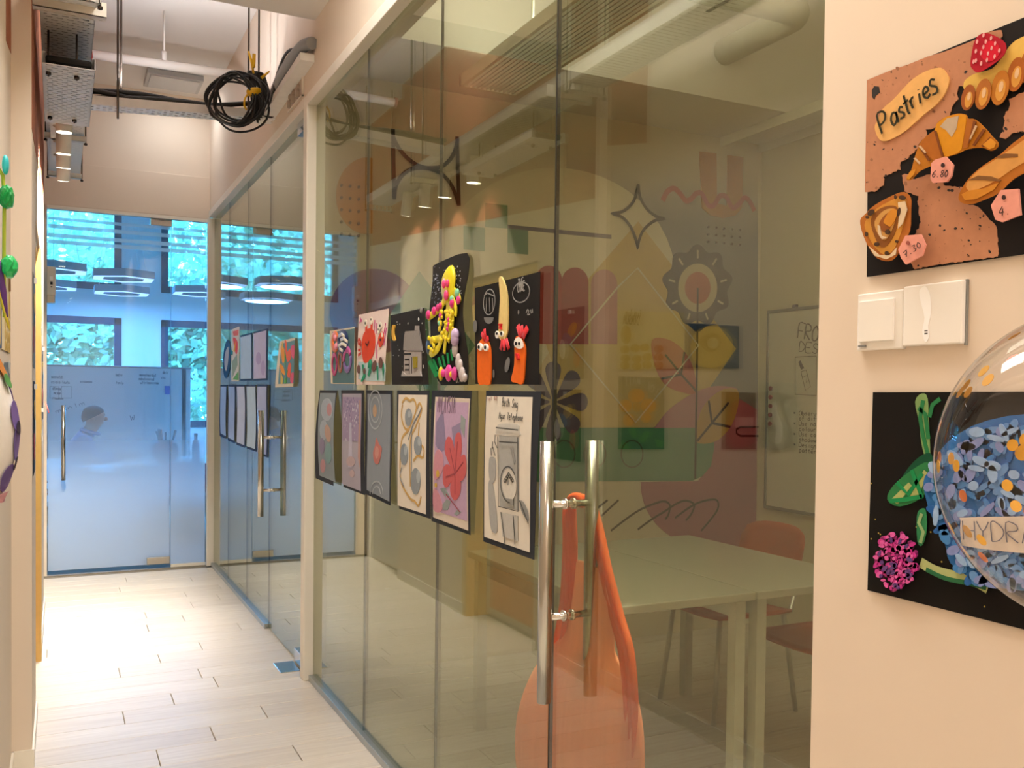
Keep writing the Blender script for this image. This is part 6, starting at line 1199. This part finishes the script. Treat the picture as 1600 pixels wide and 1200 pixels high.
def fx(z, y=0): return max([v.x for v in BV if abs(v.z-z) < .016 and abs(v.y-Y0-y) < .018] or [X0+.26])
for s_ in (-1, 1):   # five unequal curled fingers on the keyboard
    J = []; B = []; b0 = jn(.455, .125*s_, .752, .016)
    for k, (dy, L) in enumerate(((-.026, .052), (-.009, .062), (.009, .066), (.026, .056))):
        a = jn(.485, .125*s_+dy, .758, .0095); b = jn(.485+L*.55, .125*s_+dy*1.15, .760, .0085); c = jn(.485+L, .125*s_+dy*1.2, .744, .0065); bn(b0, a, b, c)
    a = jn(.462, (.125-.034)*s_, .748, .010); b = jn(.488, (.125-.052)*s_, .744, .0085); c = jn(.508, (.125-.055)*s_, .742, .0065); bn(b0, a, b, c)
    skinned('hand', J, B, 0, [SK], lambda c: 0, man, 1)
hc = Vector((X0+.195, Y0, 1.115))
hx = max(v.x for v in BV)-.095; hc.x = hx; hw = max(v.y for v in BV)-Y0
part(MB().ell((fx(hc.z-.012)+.006, Y0, hc.z-.012), .018, .012, .020), 'nose', SK, man)
for s_ in (-1, 1):
    e = Vector((fx(hc.z+.012, .032*s_)-.004, Y0+.032*s_, hc.z+.012))
    part(MB().ell(e, .008, .012, .008), 'eye', mat('#d9d4cf', .3), man); part(MB().ell(e+Vector((.006, 0, 0)), .003, .005, .005), 'pupil', BLACK, man); part(MB().ell((hx-.012, Y0+hw*s_, hc.z), .018, .008, .032), 'ear', SK, man); part(MB().ell(e+Vector((.002, 0, .018)), .006, .016, .004), 'eyebrow', mat('#1d1a1a', .7, var=.2), man)
part(MB().ell((fx(hc.z-.050)-.003, Y0, hc.z-.050), .007, .024, .007), 'mouth', mat('#8a4a44', .5), man)
cp = [(X0+.150+.072*cos(a), Y0+.078*sin(a), .985+.022*cos(a)*-1) for a in [2*pi*i/24 for i in range(25)]]
part(MB().tube(cp, .017, 8), 'collar', SHIRT, man)
hr = MB(); hr.smooth = True; vs = []; fs = []
for i in range(13):
    for k in range(24):
        a = 2*pi*k/24; front = .5+.5*cos(a); th = (pi*.68-front*pi*.34)*i/12; d = Vector((sin(th)*cos(a), sin(th)*sin(a), cos(th)))
        vs.append(hc+Vector((-.004, 0, .012))+Vector((d.x*.104, d.y*(hw+.010), d.z*.100))*(1+.015*sin(9*a+i)))
for i in range(12):
    for k in range(24): fs.append((i*24+k, (i+1)*24+k, (i+1)*24+(k+1) % 24, i*24+(k+1) % 24))
hr.add(vs, fs); part(hr, 'hair', mat('#1d1a1a', .7, var=.2), man)

# ------------------------------------------------------------------ garden outside the office windows
struct(MB().box(-14, 12.7, -.2, 16, 30, -.05), 'ground', mat('#5f6f4a', .9, var=.3))
def leafset(seed, c, R, n, s):
    g = random.Random(seed); mb = MB(); cl = [Vector((g.gauss(0, .5)*R[0], g.gauss(0, .5)*R[1], g.gauss(0, .5)*R[2])) for _ in range(26)]
    for _ in range(n):
        q = g.choice(cl); p = Vector(c)+q+Vector((g.gauss(0, .22)*R[0], g.gauss(0, .22)*R[1], g.gauss(0, .2)*R[2]))
        d = Vector((g.gauss(0, 1), g.gauss(0, 1), g.gauss(0, .7))).normalized(); u = d.orthogonal().normalized(); L = s*g.uniform(.6, 1.3); w_ = L*.33; up = d.cross(u)
        mb.cur = g.choice((0, 0, 1, 2)); mb.add([p, p+d*L*.5+u*w_, p+d*L+up*.1*L, p+d*L*.5-u*w_], [(0, 1, 2, 3)])
    return mb
def leaf_mat(h):
    m = mat(h, .5, var=.2); nt = m.node_tree; b = nt.nodes['Principled BSDF']; out = nt.nodes['Material Output']
    tl = nt.nodes.new('ShaderNodeBsdfTranslucent'); tl.inputs[0].default_value = tuple(min(1, x*1.6) for x in hexc(h)[:3])+(1,); mx = nt.nodes.new('ShaderNodeMixShader'); mx.inputs[0].default_value = .5
    nt.links.new(b.outputs[0], mx.inputs[1]); nt.links.new(tl.outputs[0], mx.inputs[2]); nt.links.new(mx.outputs[0], out.inputs[0]); return m
LV = [leaf_mat('#9aab88'), leaf_mat('#b3c3a0'), leaf_mat('#7d9078')]
for k, (x, y, zc, R, n, s, lb) in enumerate(((-1.4, 16.0, 2.2, (1.7, 1.0, 1.9), 5200, .20, 'dense pale-leaved tree outside the left office window'), (1.4, 16.8, 2.6, (1.8, 1.0, 2.1), 5200, .22, 'tall pale-leaved tree between the office windows'), (4.3, 15.8, 2.3, (1.7, 1.0, 1.9), 5000, .20, 'dense pale-leaved tree outside the right office window'), (-1.6, 20.5, 4.0, (3.6, 1.2, 2.6), 6500, .30, 'large tree filling the background behind the others, left'), (6.2, 21.0, 4.0, (3.6, 1.2, 2.6), 6000, .30, 'large tree filling the background behind the others, right'), (.4, 14.6, .9, (1.9, .6, .8), 3200, .16, 'leafy bush close outside the lower office windows'))):
    t = thing('tree' if k != 5 else 'bush', (x, y, -.05), lb, 'tree' if k != 5 else 'bush')
    f = part(leafset(k+3, (x, y, zc), R, n, s), 'foliage', LV, t); f['kind'] = 'stuff'
    tr_ = MB().tube([(x, y, -.05), (x+.06, y, zc*.5), (x-.03, y+.05, zc)], [.11, .085, .05], 8)
    for j in range(5): a = j*1.3; tr_.tube([(x, y, zc*.45), (x+.5*cos(a), y+.3*sin(a), zc*.45+.9)], [.05, .02], 6)
    part(tr_, 'trunk', mat('#6b6a66', .8, var=.2), t)
